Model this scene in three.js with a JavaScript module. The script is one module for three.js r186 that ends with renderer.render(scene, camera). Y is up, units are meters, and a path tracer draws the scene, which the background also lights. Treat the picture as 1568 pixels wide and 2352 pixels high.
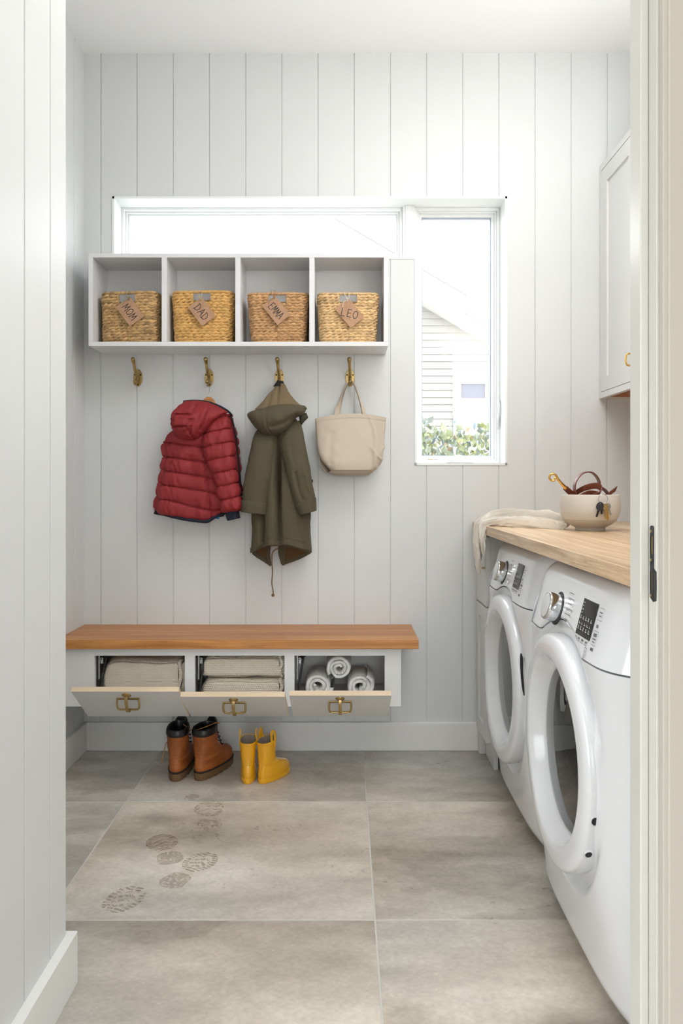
import * as THREE from 'three';
import { RoundedBoxGeometry } from 'three/addons/geometries/RoundedBoxGeometry.js';
import { mergeGeometries, mergeVertices, toCreasedNormals } from 'three/addons/utils/BufferGeometryUtils.js';
import { RectAreaLightUniformsLib } from 'three/addons/lights/RectAreaLightUniformsLib.js';
RectAreaLightUniformsLib.init();

// ---------------------------------------------------------------- camera, sky, lights, exposure
const scene = new THREE.Scene();
const EYE = 1.06;
const camera = new THREE.PerspectiveCamera(67.557, 1568 / 2352, 0.05, 200);
camera.position.set(0, EYE, 0);
camera.setViewOffset(1568, 2352, -5, 65, 1568, 2352);
camera.updateProjectionMatrix();
const renderer = new THREE.WebGLRenderer();
renderer.toneMapping = THREE.LinearToneMapping;
renderer.toneMappingExposure = 1.17;
renderer.shadowMap.enabled = true;
scene.background = new THREE.Color(0.93, 0.97, 1);
scene.backgroundIntensity = 5.6;
const UNSEEN_DOWN = 5.4, ADDED_FRONT = 2.7, ADDED_UP = 48.0, UNSEEN_HALL = 1.8;   // unseen laundry ceiling panel, added wall lamp front and top, unseen hall panel

// ---------------------------------------------------------------- helpers
let seed = 7;
const rnd = () => { seed = (seed * 1664525 + 1013904223) >>> 0; return seed / 4294967296; };
const R = (a, b) => a + (b - a) * rnd();
const clamp = (x, a, b) => Math.min(b, Math.max(a, x));
const mix = (a, b, t) => a + (b - a) * t;
const smooth = (a, b, x) => { const t = clamp((x - a) / (b - a), 0, 1); return t * t * (3 - 2 * t); };
function hash(i, j, s) { let h = (i * 374761393 + j * 668265263 + s * 1442695041) | 0; h = Math.imul(h ^ (h >>> 13), 1274126177); h ^= h >>> 16; return (h >>> 0) / 4294967296; }
function vn(x, y, px, py, s) {               // value noise that repeats after px, py cells
  const i = Math.floor(x), j = Math.floor(y), fx = x - i, fy = y - j;
  const u = fx * fx * (3 - 2 * fx), v = fy * fy * (3 - 2 * fy);
  const m = (a, n) => ((a % n) + n) % n, i0 = m(i, px), i1 = m(i + 1, px), j0 = m(j, py), j1 = m(j + 1, py);
  return mix(mix(hash(i0, j0, s), hash(i1, j0, s), u), mix(hash(i0, j1, s), hash(i1, j1, s), u), v);
}
function fbm(u, v, fx, fy, oct, s) {         // u, v in 0..1, repeats
  let a = 0, w = 0.5, t = 0;
  for (let k = 0; k < oct; k++) { a += w * vn(u * fx, v * fy, fx, fy, s + k); t += w; w *= 0.5; fx *= 2; fy *= 2; }
  return a / t;
}
const n2 = (x, y, s = 0) => vn(x + 1000, y + 1000, 4096, 4096, s) - 0.5;
function dataTex(w, h, f, srgb = true) {
  const d = new Uint8Array(w * h * 4);
  for (let j = 0; j < h; j++) for (let i = 0; i < w; i++) {
    const c = f((i + 0.5) / w, (j + 0.5) / h), o = (j * w + i) * 4;
    d[o] = clamp(c[0], 0, 255); d[o + 1] = clamp(c[1], 0, 255); d[o + 2] = clamp(c[2], 0, 255); d[o + 3] = c.length > 3 ? clamp(c[3], 0, 255) : 255;
  }
  const t = new THREE.DataTexture(d, w, h, THREE.RGBAFormat);
  t.wrapS = t.wrapT = THREE.RepeatWrapping; t.magFilter = THREE.LinearFilter; t.minFilter = THREE.LinearMipmapLinearFilter; t.generateMipmaps = true;
  if (srgb) t.colorSpace = THREE.SRGBColorSpace;
  t.needsUpdate = true;
  return t;
}
const taken = {};
function numbered(n) { if (!(n in taken)) { taken[n] = 0; return n; } taken[n]++; return n + '_' + String(taken[n]).padStart(3, '0'); }
function tag(o, label, category, group) { o.userData.label = label; o.userData.category = category; if (group) o.userData.group = group; return o; }
function thing(name, label, category, pos = [0, 0, 0], group) {
  const o = new THREE.Group(); o.name = numbered(name); o.position.set(...pos); scene.add(o); return tag(o, label, category, group);
}
function structure(name, label, category = name.split('_')[0]) { const o = new THREE.Group(); o.name = numbered(name); o.userData.kind = 'structure'; scene.add(o); return tag(o, label, category); }
function part(name, geo, mat, parent, label) {
  const m = new THREE.Mesh(geo, mat); m.name = name; if (label) m.userData.label = label; (parent || scene).add(m); return m;
}
// position-driven uv in metres; grain is the axis the texture's u follows
function metreUV(g, grain = 'x', k = 1) {
  const p = g.attributes.position, n = g.attributes.normal, uv = new Float32Array(p.count * 2);
  for (let i = 0; i < p.count; i++) {
    const P = { x: p.getX(i), y: p.getY(i), z: p.getZ(i) }, N = [Math.abs(n.getX(i)), Math.abs(n.getY(i)), Math.abs(n.getZ(i))];
    const ax = N[0] >= N[1] && N[0] >= N[2] ? 'x' : N[1] >= N[2] ? 'y' : 'z';
    const rest = ['x', 'y', 'z'].filter(a => a !== ax);
    const u = rest.includes(grain) ? grain : rest[0], v = rest.find(a => a !== u);
    uv[i * 2] = P[u] * k; uv[i * 2 + 1] = P[v] * k + (ax === 'y' ? 0 : 0.37);
  }
  g.setAttribute('uv', new THREE.BufferAttribute(uv, 2));
  return g;
}
function box(x0, x1, y0, y1, z0, z1, r = 0) {
  const w = x1 - x0, h = y1 - y0, d = z1 - z0;
  const g = r > 0 ? new RoundedBoxGeometry(w, h, d, 2, Math.min(r, w / 2.01, h / 2.01, d / 2.01)) : new THREE.BoxGeometry(w, h, d);
  g.translate((x0 + x1) / 2, (y0 + y1) / 2, (z0 + z1) / 2);
  return r > 0 ? flat(g) : g;
}
function flat(g) { return g.index ? g.toNonIndexed() : g; }
const ATTR = ['position', 'normal', 'uv'];
function join(list) {
  return mergeGeometries(list.map(g => { const h = flat(g).clone(); for (const k of Object.keys(h.attributes)) if (!ATTR.includes(k)) h.deleteAttribute(k);
    if (!h.attributes.uv) h.setAttribute('uv', new THREE.BufferAttribute(new Float32Array(h.attributes.position.count * 2), 2)); return h; }));
}
const V = (x, y, z) => new THREE.Vector3(x, y, z);
function tube(pts, r, seg = 40, rad = 8, closed = false) {
  const c = new THREE.CatmullRomCurve3(pts.map(p => V(...p)), closed, 'catmullrom', 0.5);
  const g = new THREE.TubeGeometry(c, seg, typeof r === 'number' ? r : 1, rad, closed);
  if (typeof r === 'function') {
    const p = g.attributes.position;
    for (let i = 0; i <= seg; i++) { const c0 = c.getPointAt(i / seg), k = r(i / seg);
      for (let j = 0; j <= rad; j++) { const o = i * (rad + 1) + j; p.setXYZ(o, c0.x + (p.getX(o) - c0.x) * k, c0.y + (p.getY(o) - c0.y) * k, c0.z + (p.getZ(o) - c0.z) * k); } }
    g.computeVertexNormals();
  }
  if (closed) return g;
  const caps = [0, 1].map(e => { const s = new THREE.SphereGeometry(typeof r === 'function' ? r(e) : r, 8, 6), q = c.getPointAt(e); s.translate(q.x, q.y, q.z); return s; });
  return join([g, ...caps]);
}
function gridMesh(nu, nv, f, wrapU = false) {   // f(i/nu, j/nv) -> [x,y,z]; indexed, smooth
  const pos = [], uv = [], idx = [], cu = wrapU ? nu : nu + 1;
  for (let j = 0; j <= nv; j++) for (let i = 0; i < cu; i++) { const p = f(i / nu, j / nv, i, j); pos.push(p[0], p[1], p[2]); uv.push(p[3] ?? i / nu, p[4] ?? j / nv); }
  for (let j = 0; j < nv; j++) for (let i = 0; i < nu; i++) {
    const a = j * cu + i, b = j * cu + (i + 1) % cu, c = a + cu, d = b + cu;
    idx.push(a, b, d, a, d, c);
  }
  const g = new THREE.BufferGeometry();
  g.setAttribute('position', new THREE.Float32BufferAttribute(pos, 3)); g.setAttribute('uv', new THREE.Float32BufferAttribute(uv, 2)); g.setIndex(idx);
  g.computeVertexNormals();
  return g;
}
const cr = (a, b, c, d, t) => 0.5 * (2 * b + (c - a) * t + (2 * a - 5 * b + 4 * c - d) * t * t + (3 * b - a - 3 * c + d) * t * t * t);
function sample(st, t) {                        // Catmull-Rom through rows of numbers
  const n = st.length - 1, x = clamp(t, 0, 1) * n, i = Math.min(n - 1, Math.floor(x)), f = x - i;
  const g = k => st[clamp(k, 0, n)];
  return st[0].map((_, k) => cr(g(i - 1)[k], g(i)[k], g(i + 1)[k], g(i + 2)[k], f));
}
// soft tube through stations [cx,cy,cz, ax,ay,az, bx,by,bz]: a half width, b half thickness (to the front)
function loft(st, o = {}) {
  const nt = o.nt || 48, ns = o.ns || 60, e = o.e || 0.8, back = o.back ?? 1, disp = o.disp;
  const sg = (x, k) => Math.sign(x) * Math.pow(Math.abs(x), k);
  const rows = [];
  for (let j = 0; j <= ns; j++) rows.push(sample(st, j / ns));
  let len = 0; const L = rows.map((r, j) => j ? (len += Math.hypot(r[0] - rows[j - 1][0], r[1] - rows[j - 1][1], r[2] - rows[j - 1][2])) : 0);
  const g = gridMesh(nt, ns, (u, v, i, j) => {
    const r = rows[j], th = u * Math.PI * 2, c = sg(Math.cos(th), e), s0 = sg(Math.sin(th), e), s = s0 < 0 ? s0 * back : s0;
    let x = r[0] + r[3] * c + r[6] * s, y = r[1] + r[4] * c + r[7] * s, z = r[2] + r[5] * c + r[8] * s;
    const A = Math.hypot(r[3], r[4], r[5]) || 1e-6, B = Math.hypot(r[6], r[7], r[8]) || 1e-6;
    if (disp) {
      const wa = Math.cos(th) / A, wb = Math.sin(th) / B;
      let nx = r[3] / A * wa + r[6] / B * wb, ny = r[4] / A * wa + r[7] / B * wb, nz = r[5] / A * wa + r[8] / B * wb;
      const q = Math.hypot(nx, ny, nz) || 1, k = disp(v, th, x, y, z);
      x += nx / q * k; y += ny / q * k; z += nz / q * k;
    }
    if (o.warp) [x, y, z] = o.warp(x, y, z, v, th);
    return [x, y, z, th / Math.PI / 2 * (2 * A + 2 * B) * 2, L[j]];
  }, true);
  const cap = [];
  for (const end of [0, 1]) if (!(o.open || []).includes(end)) {
    const p = g.attributes.position, base = end ? ns * nt : 0; let m = [0, 0, 0];
    for (let i = 0; i < nt; i++) { m[0] += p.getX(base + i) / nt; m[1] += p.getY(base + i) / nt; m[2] += p.getZ(base + i) / nt; }
    const pos = [...m], idx = [];
    for (let i = 0; i < nt; i++) pos.push(p.getX(base + i), p.getY(base + i), p.getZ(base + i));
    for (let i = 0; i < nt; i++) { const a = 1 + i, b = 1 + (i + 1) % nt; end ? idx.push(0, a, b) : idx.push(0, b, a); }
    const cg = new THREE.BufferGeometry(); cg.setAttribute('position', new THREE.Float32BufferAttribute(pos, 3)); cg.setIndex(idx); cg.computeVertexNormals(); cap.push(cg);
  }
  return cap.length ? join([g, ...cap]) : g;
}
// flat band along a path: rows [x,y,z, wx,wy,wz] with half width w; thickness th
function ribbon(rows, th, ns = 40, o = {}) {
  const S = []; for (let j = 0; j <= ns; j++) S.push(sample(rows, j / ns));
  const st = S.map((r, j) => {
    const a = S[Math.max(0, j - 1)], b = S[Math.min(ns, j + 1)];
    const t = V(b[0] - a[0], b[1] - a[1], b[2] - a[2]).normalize(), w = V(r[3], r[4], r[5]), n = w.clone().cross(t).normalize().multiplyScalar(th / 2);
    return [r[0], r[1], r[2], r[3], r[4], r[5], n.x, n.y, n.z];
  });
  return loft(st, { nt: o.nt || 16, ns, e: 0.35, disp: o.disp });
}
function lathe(profile, seg = 64) { return new THREE.LatheGeometry(profile.map(p => new THREE.Vector2(p[0], p[1])), seg); }
function extrude(shape, depth, bevel = 0, seg = 1, curve = 12) {
  return new THREE.ExtrudeGeometry(shape, { depth, bevelEnabled: bevel > 0, bevelThickness: bevel, bevelSize: bevel, bevelOffset: -bevel, bevelSegments: seg, curveSegments: curve });
}
function poly(pts) { const s = new THREE.Shape(); pts.forEach((p, i) => i ? s.lineTo(p[0], p[1]) : s.moveTo(p[0], p[1])); s.closePath(); return s; }
function rectPath(x0, x1, y0, y1, C = THREE.Shape) { const s = new C(); s.moveTo(x0, y0); s.lineTo(x1, y0); s.lineTo(x1, y1); s.lineTo(x0, y1); s.closePath(); return s; }

// ---------------------------------------------------------------- materials
const std = (hex, rough, o = {}) => new THREE.MeshStandardMaterial({ color: hex, roughness: rough, ...o });
const phys = (hex, rough, o = {}) => new THREE.MeshPhysicalMaterial({ color: hex, roughness: rough, ...o });
const grainBump = dataTex(256, 256, (u, v) => { const a = 255 * fbm(u, v, 64, 64, 3, 5); return [a, a, a]; }, false);
const M = {
  paint: std(0xdbdddd, 0.42), ceiling: std(0xfafafa, 0.85), trim: std(0xebebe9, 0.33), hall: std(0xbeb9af, 0.8), core: std(0xdedcd6, 0.9), jamb: std(0xcfcec8, 0.32),
  joinery: std(0xe4e4e2, 0.38), shelf: std(0xe6e6e8, 0.4), vinyl: std(0xf0f2f2, 0.3),
  brass: std(0xb69c6a, 0.36, { metalness: 1 }), gold: std(0xd8ac5c, 0.22, { metalness: 1 }), steel: std(0xb9bcc0, 0.25, { metalness: 1 }), chrome: std(0xd6d8da, 0.08, { metalness: 1 }),
  black: std(0x1b1b1d, 0.45), darkMetal: std(0x3a3a3c, 0.45, { metalness: 0.6 }), grout: std(0xcfccc4, 0.9),
  appliance: phys(0xe9ebee, 0.22, { clearcoat: 0.6, clearcoatRoughness: 0.08 }), gap: std(0x55575a, 0.6), rubber: std(0x3a3b3d, 0.55),
};
const oakTexture = (r0, g0, b0) => dataTex(1024, 512, (u, v) => {
  const wob = fbm(u, v, 3, 6, 3, 31) * 0.10;
  const lane = fbm(u * 1, v + wob, 2, 26, 4, 41), fine = fbm(u, v + wob * 0.5, 10, 240, 3, 51), big = fbm(u, v, 2, 5, 2, 61);
  const ring = 0.5 + 0.5 * Math.sin((v + wob * 1.6) * 110 + fbm(u, v, 2, 3, 2, 71) * 16);
  const pore = fbm(u, v, 40, 400, 2, 81) > 0.66 ? -16 : 0;
  const t = (lane - 0.5) * 62 + (fine - 0.5) * 46 + (big - 0.5) * 30 + (ring - 0.5) * 12 + pore;
  return [r0 + t * 0.9, g0 + t, b0 + t * 1.05];
});
const oakTex = oakTexture(205, 168, 128);
const oak = (hex, rough, tex = oakTex) => { const t = tex.clone(); t.needsUpdate = true; t.repeat.set(1 / 1.3, 1 / 0.42); return new THREE.MeshStandardMaterial({ color: hex, map: t, roughness: rough, bumpMap: t, bumpScale: 0.0002 }); };
M.benchOak = oak(0xe8c08a, 0.36);  M.counterOak = oak(0xffffff, 0.34, oakTexture(212, 181, 144)); M.hangerWood = oak(0xf0c894, 0.4);
M.edgeWood = std(0xffffff, 0.6, { map: dataTex(512, 64, (u, v) => { const t = (fbm(u, v, 3, 10, 3, 91) - 0.5) * 26 + (fbm(u, v, 6, 60, 2, 95) - 0.5) * 18; return [228 + t, 206 + t, 176 + t]; }) });
function weave(fu, fv, amp) { return dataTex(128, 128, (u, v) => { const a = Math.sin(u * Math.PI * 2 * fu), b = Math.sin(v * Math.PI * 2 * fv); const k = ((Math.floor(u * fu * 2) + Math.floor(v * fv * 2)) & 1) ? Math.abs(a) : Math.abs(b); const t = 255 * (0.25 + 0.6 * k) + amp * (fbm(u, v, 16, 16, 2, 3) - 0.5); return [t, t, t]; }, false); }
const canvasBump = weave(16, 16, 60);
const knitTex = dataTex(128, 128, (u, v) => {   // rows of slanted stitches
  const n = 8, row = Math.floor(v * n), fv = v * n - row, fu = (u * n + (row & 1) * 0.5) % 1;
  const d = Math.hypot((fu - 0.5) * 1.7 + (fv - 0.5) * 0.6, (fv - 0.5) * 2.0), t = 255 * Math.max(0, 1 - d * d * 1.1); return [t, t, t];
}, false);
function fabric(hex, tex, size, depth, o = {}) { const t = tex.clone(); t.needsUpdate = true; t.repeat.set(1 / size, 1 / size); return phys(hex, 0.9, { bumpMap: t, bumpScale: depth, sheen: 0.25, sheenRoughness: 0.6, sheenColor: new THREE.Color(hex), ...o }); }
M.blanketFine = fabric(0xecdfcc, knitTex, 0.036, 0.0018); M.blanketChunky = fabric(0xf0e4d0, knitTex, 0.056, 0.003);
M.terry = fabric(0xf1f0ec, grainBump, 0.09, 0.0014); M.linen = fabric(0xf3ebde, canvasBump, 0.03, 0.0006); M.tote = fabric(0xcfc0ad, canvasBump, 0.022, 0.0007);
M.parka = fabric(0x574f3b, canvasBump, 0.02, 0.0004); M.lining = fabric(0x6a4a2c, canvasBump, 0.02, 0.0005); M.navy = fabric(0x1b2233, canvasBump, 0.012, 0.0005);
M.puffer = phys(0x8f2327, 0.7, { sheen: 0.12, sheenRoughness: 0.5, sheenColor: new THREE.Color(0xc0474a) });
M.pufferThread = std(0x5a1216, 0.8);

// ================================================================ THE SETTING (camera at the origin of x and z, depth runs towards -z)
const H = 2.776, BACK = 3.05, LEFT = -1.034, RIGHT = 1.33, NEAR_LEFT = -0.584, CORNER = 1.609, HALL_RIGHT = 1.9, HALL_LEFT = -2.3, REAR = 2.7;

// ---- floor: grout bed with large porcelain tiles
{
  const fl = structure('floor', 'grey stone-look porcelain tile floor of the laundry room');
  part('grout_bed', join([box(-1.3, 2.0, -0.12, -0.0008, -3.2, -1.2), box(HALL_LEFT - 0.1, 2.0, -0.12, -0.0008, -1.2, REAR + 0.15)]), M.grout, fl);
  const tileTex = dataTex(1536, 1536, (u, v) => {
    const w1 = fbm(u, v, 4, 4, 3, 101) - 0.5, w2 = fbm(u, v, 4, 4, 3, 111) - 0.5;
    const cloud = fbm(u + w1 * 0.12, v + w2 * 0.06, 3, 7, 5, 121), streak = fbm(u + w2 * 0.1, v + w1 * 0.03, 5, 26, 4, 131), fine = fbm(u, v, 220, 300, 2, 141), mid = fbm(u, v, 40, 60, 3, 151);
    const worn = smooth(0.60, 0.68, fbm(u + w1 * 0.2, v + w2 * 0.2, 6, 9, 6, 161)), fleck = hash(Math.floor(u * 1536 / 2), Math.floor(v * 1536 / 2), 9) > 0.9985 ? 24 : 0;
    const t = (cloud - 0.5) * 84 + (streak - 0.5) * 42 + (fine - 0.5) * 20 + (mid - 0.5) * 22 - worn * 15 + fleck, warm = (fbm(u, v, 3, 4, 3, 171) - 0.5) * 14;
    return [198 + t + warm, 190 + t, 178 + t - warm];
  });
  const roughTex = dataTex(512, 512, (u, v) => { const a = 128 + (fbm(u, v, 8, 12, 5, 181) - 0.5) * 70 + (fbm(u, v, 120, 120, 2, 191) - 0.5) * 60; return [a, a, a]; }, false);
  const tm = new THREE.MeshStandardMaterial({ map: tileTex, roughnessMap: roughTex, roughness: 0.74, bumpMap: grainBump, bumpScale: 0.0001 });
  const gx = 0.0763, sx = 0.8016, gd = 2.5528, sd = 0.693, g = 0.0022;
  for (let i = -3; i <= 2; i++) for (let j = -6; j <= 1; j++) {
    const x0 = Math.max(gx + i * sx, j < -1 ? HALL_LEFT : -1.05), x1 = Math.min(gx + (i + 1) * sx, HALL_RIGHT + 0.02), d0 = Math.max(gd + (j - 1) * sd, -REAR), d1 = Math.min(gd + j * sd, BACK + 0.02);
    if (x1 - x0 < 0.02 || d1 - d0 < 0.02) continue;
    const b = box(x0 + g, x1 - g, -0.012, 0, -d1 + g, -d0 - g, 0.0012), p = b.attributes.position, uv = b.attributes.uv, ou = rnd(), ov = rnd(), fl1 = rnd() > 0.5 ? 1 : -1;
    for (let k = 0; k < p.count; k++) uv.setXY(k, p.getX(k) * fl1 / 2.0 + ou, p.getZ(k) / 2.0 + ov);
    part('tile', b, tm, fl);
  }
}
// ---- board cladding: chamfered boards, cut round openings
const CH = 0.001, BT = 0.0036, HG = 0.0021;
function boardPiece(a0, a1, y0, y1, cl, cr_) {   // runs along local x, face at z = 0, body behind
  const s = poly([[a0 + (cl ? HG : 0), -BT], [a1 - (cr_ ? HG : 0), -BT], [a1 - (cr_ ? HG : 0), cr_ ? -CH : 0], [a1 - (cr_ ? HG + CH : 0), 0], [a0 + (cl ? HG + CH : 0), 0], [a0 + (cl ? HG : 0), cl ? -CH : 0]]);
  const g = new THREE.ExtrudeGeometry(s, { depth: y1 - y0, bevelEnabled: false }); g.rotateX(-Math.PI / 2); g.translate(0, y0, 0);
  const p = g.attributes.position;                 // shape y became -z: turn it so that the face looks to +z
  for (let i = 0; i < p.count; i++) p.setZ(i, -p.getZ(i));
  const q = g.attributes.position.array;           // mirrored: flip the winding
  for (let i = 0; i < q.length; i += 9) for (let k = 0; k < 3; k++) { const t = q[i + 3 + k]; q[i + 3 + k] = q[i + 6 + k]; q[i + 6 + k] = t; }
  g.computeVertexNormals();
  return g;
}
function cladding(owner, cuts, openings, place, y0 = 0, y1 = H) {
  for (let i = 0; i < cuts.length - 1; i++) {
    const a = cuts[i], b = cuts[i + 1], xs = [a, ...openings.flatMap(o => [o[0], o[1]]).filter(x => x > a + 1e-4 && x < b - 1e-4), b].sort((p, q) => p - q);
    const bits = [];
    for (let k = 0; k < xs.length - 1; k++) {
      const m = (xs[k] + xs[k + 1]) / 2; let runs = [[y0, y1]];
      for (const o of openings) if (m > o[0] && m < o[1]) runs = runs.flatMap(([p, q]) => [[p, Math.min(q, o[2])], [Math.max(p, o[3]), q]]).filter(([p, q]) => q - p > 1e-3);
      for (const [p, q] of runs) bits.push(boardPiece(xs[k], xs[k + 1], p, q, k === 0 && i > 0, k === xs.length - 2 && i < cuts.length - 2));
    }
    if (!bits.length) continue;
    const gm = join(bits); place(gm); part('board', gm, M.paint, owner);
  }
}
const OPEN = [[-0.921, 0.6506, 1.9552, 2.2033], [0.2828, 0.6506, 1.1346, 1.9553]];
{
  const w = structure('wall_back', 'white painted wall of vertical boards with the window');
  const cuts = [LEFT]; for (let k = 0; k < 16; k++) cuts.push(-0.968 + 0.1441 * k); cuts.push(RIGHT);
  cladding(w, cuts.filter(x => x <= RIGHT), OPEN, g => g.translate(0, 0, -BACK));
  const z0 = -3.22, z1 = -BACK - BT + 0.0;
  part('wall_core', join([box(-1.3, -0.921, 0, H, z0, z1), box(0.6506, 1.6, 0, H, z0, z1), box(-0.921, 0.6506, 2.2033, H, z0, z1), box(-0.921, 0.2828, 0, 1.9552, z0, z1), box(0.2828, 0.6506, 0, 1.1346, z0, z1)]), M.paint, w);
}
{
  const w = structure('wall_left', 'white boarded wall beside the bench end');
  const cuts = [-BACK]; for (let k = 0; k < 9; k++) cuts.push(-2.94 + 0.1441 * k); cuts.push(-CORNER + 0.01);
  cladding(w, cuts, [], g => { g.rotateY(Math.PI / 2); const p = g.attributes.position; for (let i = 0; i < p.count; i++) p.setZ(i, -p.getZ(i)); const q = p.array; for (let i = 0; i < q.length; i += 9) for (let k = 0; k < 3; k++) { const t = q[i + 3 + k]; q[i + 3 + k] = q[i + 6 + k]; q[i + 6 + k] = t; } g.computeVertexNormals(); g.translate(LEFT, 0, 0); });
  part('wall_core', box(-1.3, LEFT - BT, 0, H, -3.2, -1.2), M.core, w);
}
{
  const w = structure('wall_front_left', 'white boarded wall end close to the camera');
  const cuts = [-CORNER, -1.525, -1.402, -1.258, -1.2];
  cladding(w, cuts, [], g => { g.rotateY(Math.PI / 2); const p = g.attributes.position; for (let i = 0; i < p.count; i++) p.setZ(i, -p.getZ(i)); const q = p.array; for (let i = 0; i < q.length; i += 9) for (let k = 0; k < 3; k++) { const t = q[i + 3 + k]; q[i + 3 + k] = q[i + 6 + k]; q[i + 6 + k] = t; } g.computeVertexNormals(); g.translate(NEAR_LEFT, 0, 0); });
  part('wall_core', box(-1.3, NEAR_LEFT - BT, 0, H, -CORNER, -1.2), M.paint, w);
}
{
  const w = structure('wall_right', 'plain white wall behind the washing machines');
  part('plaster', box(RIGHT, RIGHT + 0.12, 0, H, -3.2, -1.13), M.paint, w);
  const f = structure('wall_front_right', 'pale wall around the doorway');
  part('plaster', box(0.4784, 2.02, 0, H, -1.2, -1.13), M.hall, f);
  part('header', box(-0.584, 0.4784, 2.12, H, -1.2, -1.13), M.hall, f); part('plaster', box(HALL_LEFT - 0.12, -0.584, 0, H, -1.2, -1.13), M.hall, f);
  const hr = structure('wall_hall_right', 'plain wall of the hall out of view');
  part('plaster', box(HALL_RIGHT, HALL_RIGHT + 0.12, 0, H, -1.14, REAR + 0.15), M.hall, hr);
  const re = structure('wall_rear', 'unseen hall wall with a glazed garden door lighting the back wall');  // unseen wall, opened so that daylight reaches the back wall
  part('plaster', join([box(HALL_LEFT - 0.12, -0.5, 0, H, REAR, REAR + 0.14), box(1.3, 1.95, 0, H, REAR, REAR + 0.14), box(-0.5, 1.3, 2.3, H, REAR, REAR + 0.14)]), M.hall, re);
  const hl = structure('wall_hall_left', 'unseen hall wall with a wide window lighting the washers and floor');  // unseen wall, set and opened so that daylight reaches the washers
  part('plaster', join([box(HALL_LEFT - 0.12, HALL_LEFT, 0, H, -1.13, -1.0), box(HALL_LEFT - 0.12, HALL_LEFT, 0, H, 1.9, REAR), box(HALL_LEFT - 0.12, HALL_LEFT, 0, 0.35, -1.0, 1.9), box(HALL_LEFT - 0.12, HALL_LEFT, 2.4, H, -1.0, 1.9)]), M.hall, hl);
  const c = structure('ceiling', 'smooth white painted ceiling');
  part('plaster', join([box(-1.3, 2.02, H, H + 0.12, -3.22, -1.2), box(HALL_LEFT - 0.12, 2.02, H, H + 0.12, -1.2, REAR + 0.15)]), M.ceiling, c);
}
const paneMat = phys(0xffffff, 0.0, { transmission: 1, thickness: 0, ior: 1.45 });
{
  const w = structure('window_2', 'unseen glazed garden door behind the camera lighting the back wall', 'window');  // out of view, placed to light the lower back wall
  for (const [a, b] of [[-0.5, 0.4], [0.4, 1.3]]) {
    part('frame', join([box(a, a + 0.07, 0, 2.3, REAR + 0.04, REAR + 0.1), box(b - 0.07, b, 0, 2.3, REAR + 0.04, REAR + 0.1), box(a + 0.07, b - 0.07, 0, 0.09, REAR + 0.04, REAR + 0.1), box(a + 0.07, b - 0.07, 2.23, 2.3, REAR + 0.04, REAR + 0.1)]), M.trim, w);
    part('pane', box(a + 0.07, b - 0.07, 0.09, 2.23, REAR + 0.066, REAR + 0.07), paneMat, w);
  }
}
{
  const w = structure('window_3', 'unseen wide hall window lighting the washers and floor', 'window'), X = HALL_LEFT - 0.07;  // out of view, placed to light washer fronts and the right floor
  for (const [a, b] of [[-1.0, 0.45], [0.45, 1.9]]) {
    part('frame', join([box(X, X + 0.05, 0.35, 2.4, a, a + 0.06), box(X, X + 0.05, 0.35, 2.4, b - 0.06, b), box(X, X + 0.05, 0.35, 0.41, a + 0.06, b - 0.06), box(X, X + 0.05, 2.34, 2.4, a + 0.06, b - 0.06)]), M.trim, w);
    part('pane', box(X + 0.02, X + 0.024, 0.41, 2.34, a + 0.06, b - 0.06), paneMat, w);
  }
}
// ---- baseboards
function boardProfile(len, h, t) { return extrude(poly([[0, 0], [t, 0], [t, h - 0.006], [t - 0.004, h], [0, h]]), len); }
{
  const b = structure('baseboard_back', 'tall plain white baseboard under the bench');
  const g = boardProfile(0.53 - LEFT, 0.113, 0.0155); g.rotateY(-Math.PI / 2); g.scale(-1, 1, 1);
  part('board', box(LEFT, 0.535, 0, 0.113, -BACK, -BACK + 0.0155, 0.003), M.trim, b);
  const l = structure('baseboard_left', 'white baseboard along the left wall');
  part('board', box(LEFT, LEFT + 0.0155, 0, 0.113, -BACK, -CORNER + 0.02, 0.003), M.trim, l);
  const f = structure('baseboard_front_left', 'white baseboard wrapping the near wall corner');
  part('board', box(NEAR_LEFT - 0.002, NEAR_LEFT + 0.0195, 0, 0.111, -CORNER - 0.017, -1.2, 0.002), M.trim, f);
  part('board', box(-1.03, NEAR_LEFT, 0, 0.111, -CORNER - 0.017, -CORNER, 0.002), M.trim, f);
}
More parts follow.
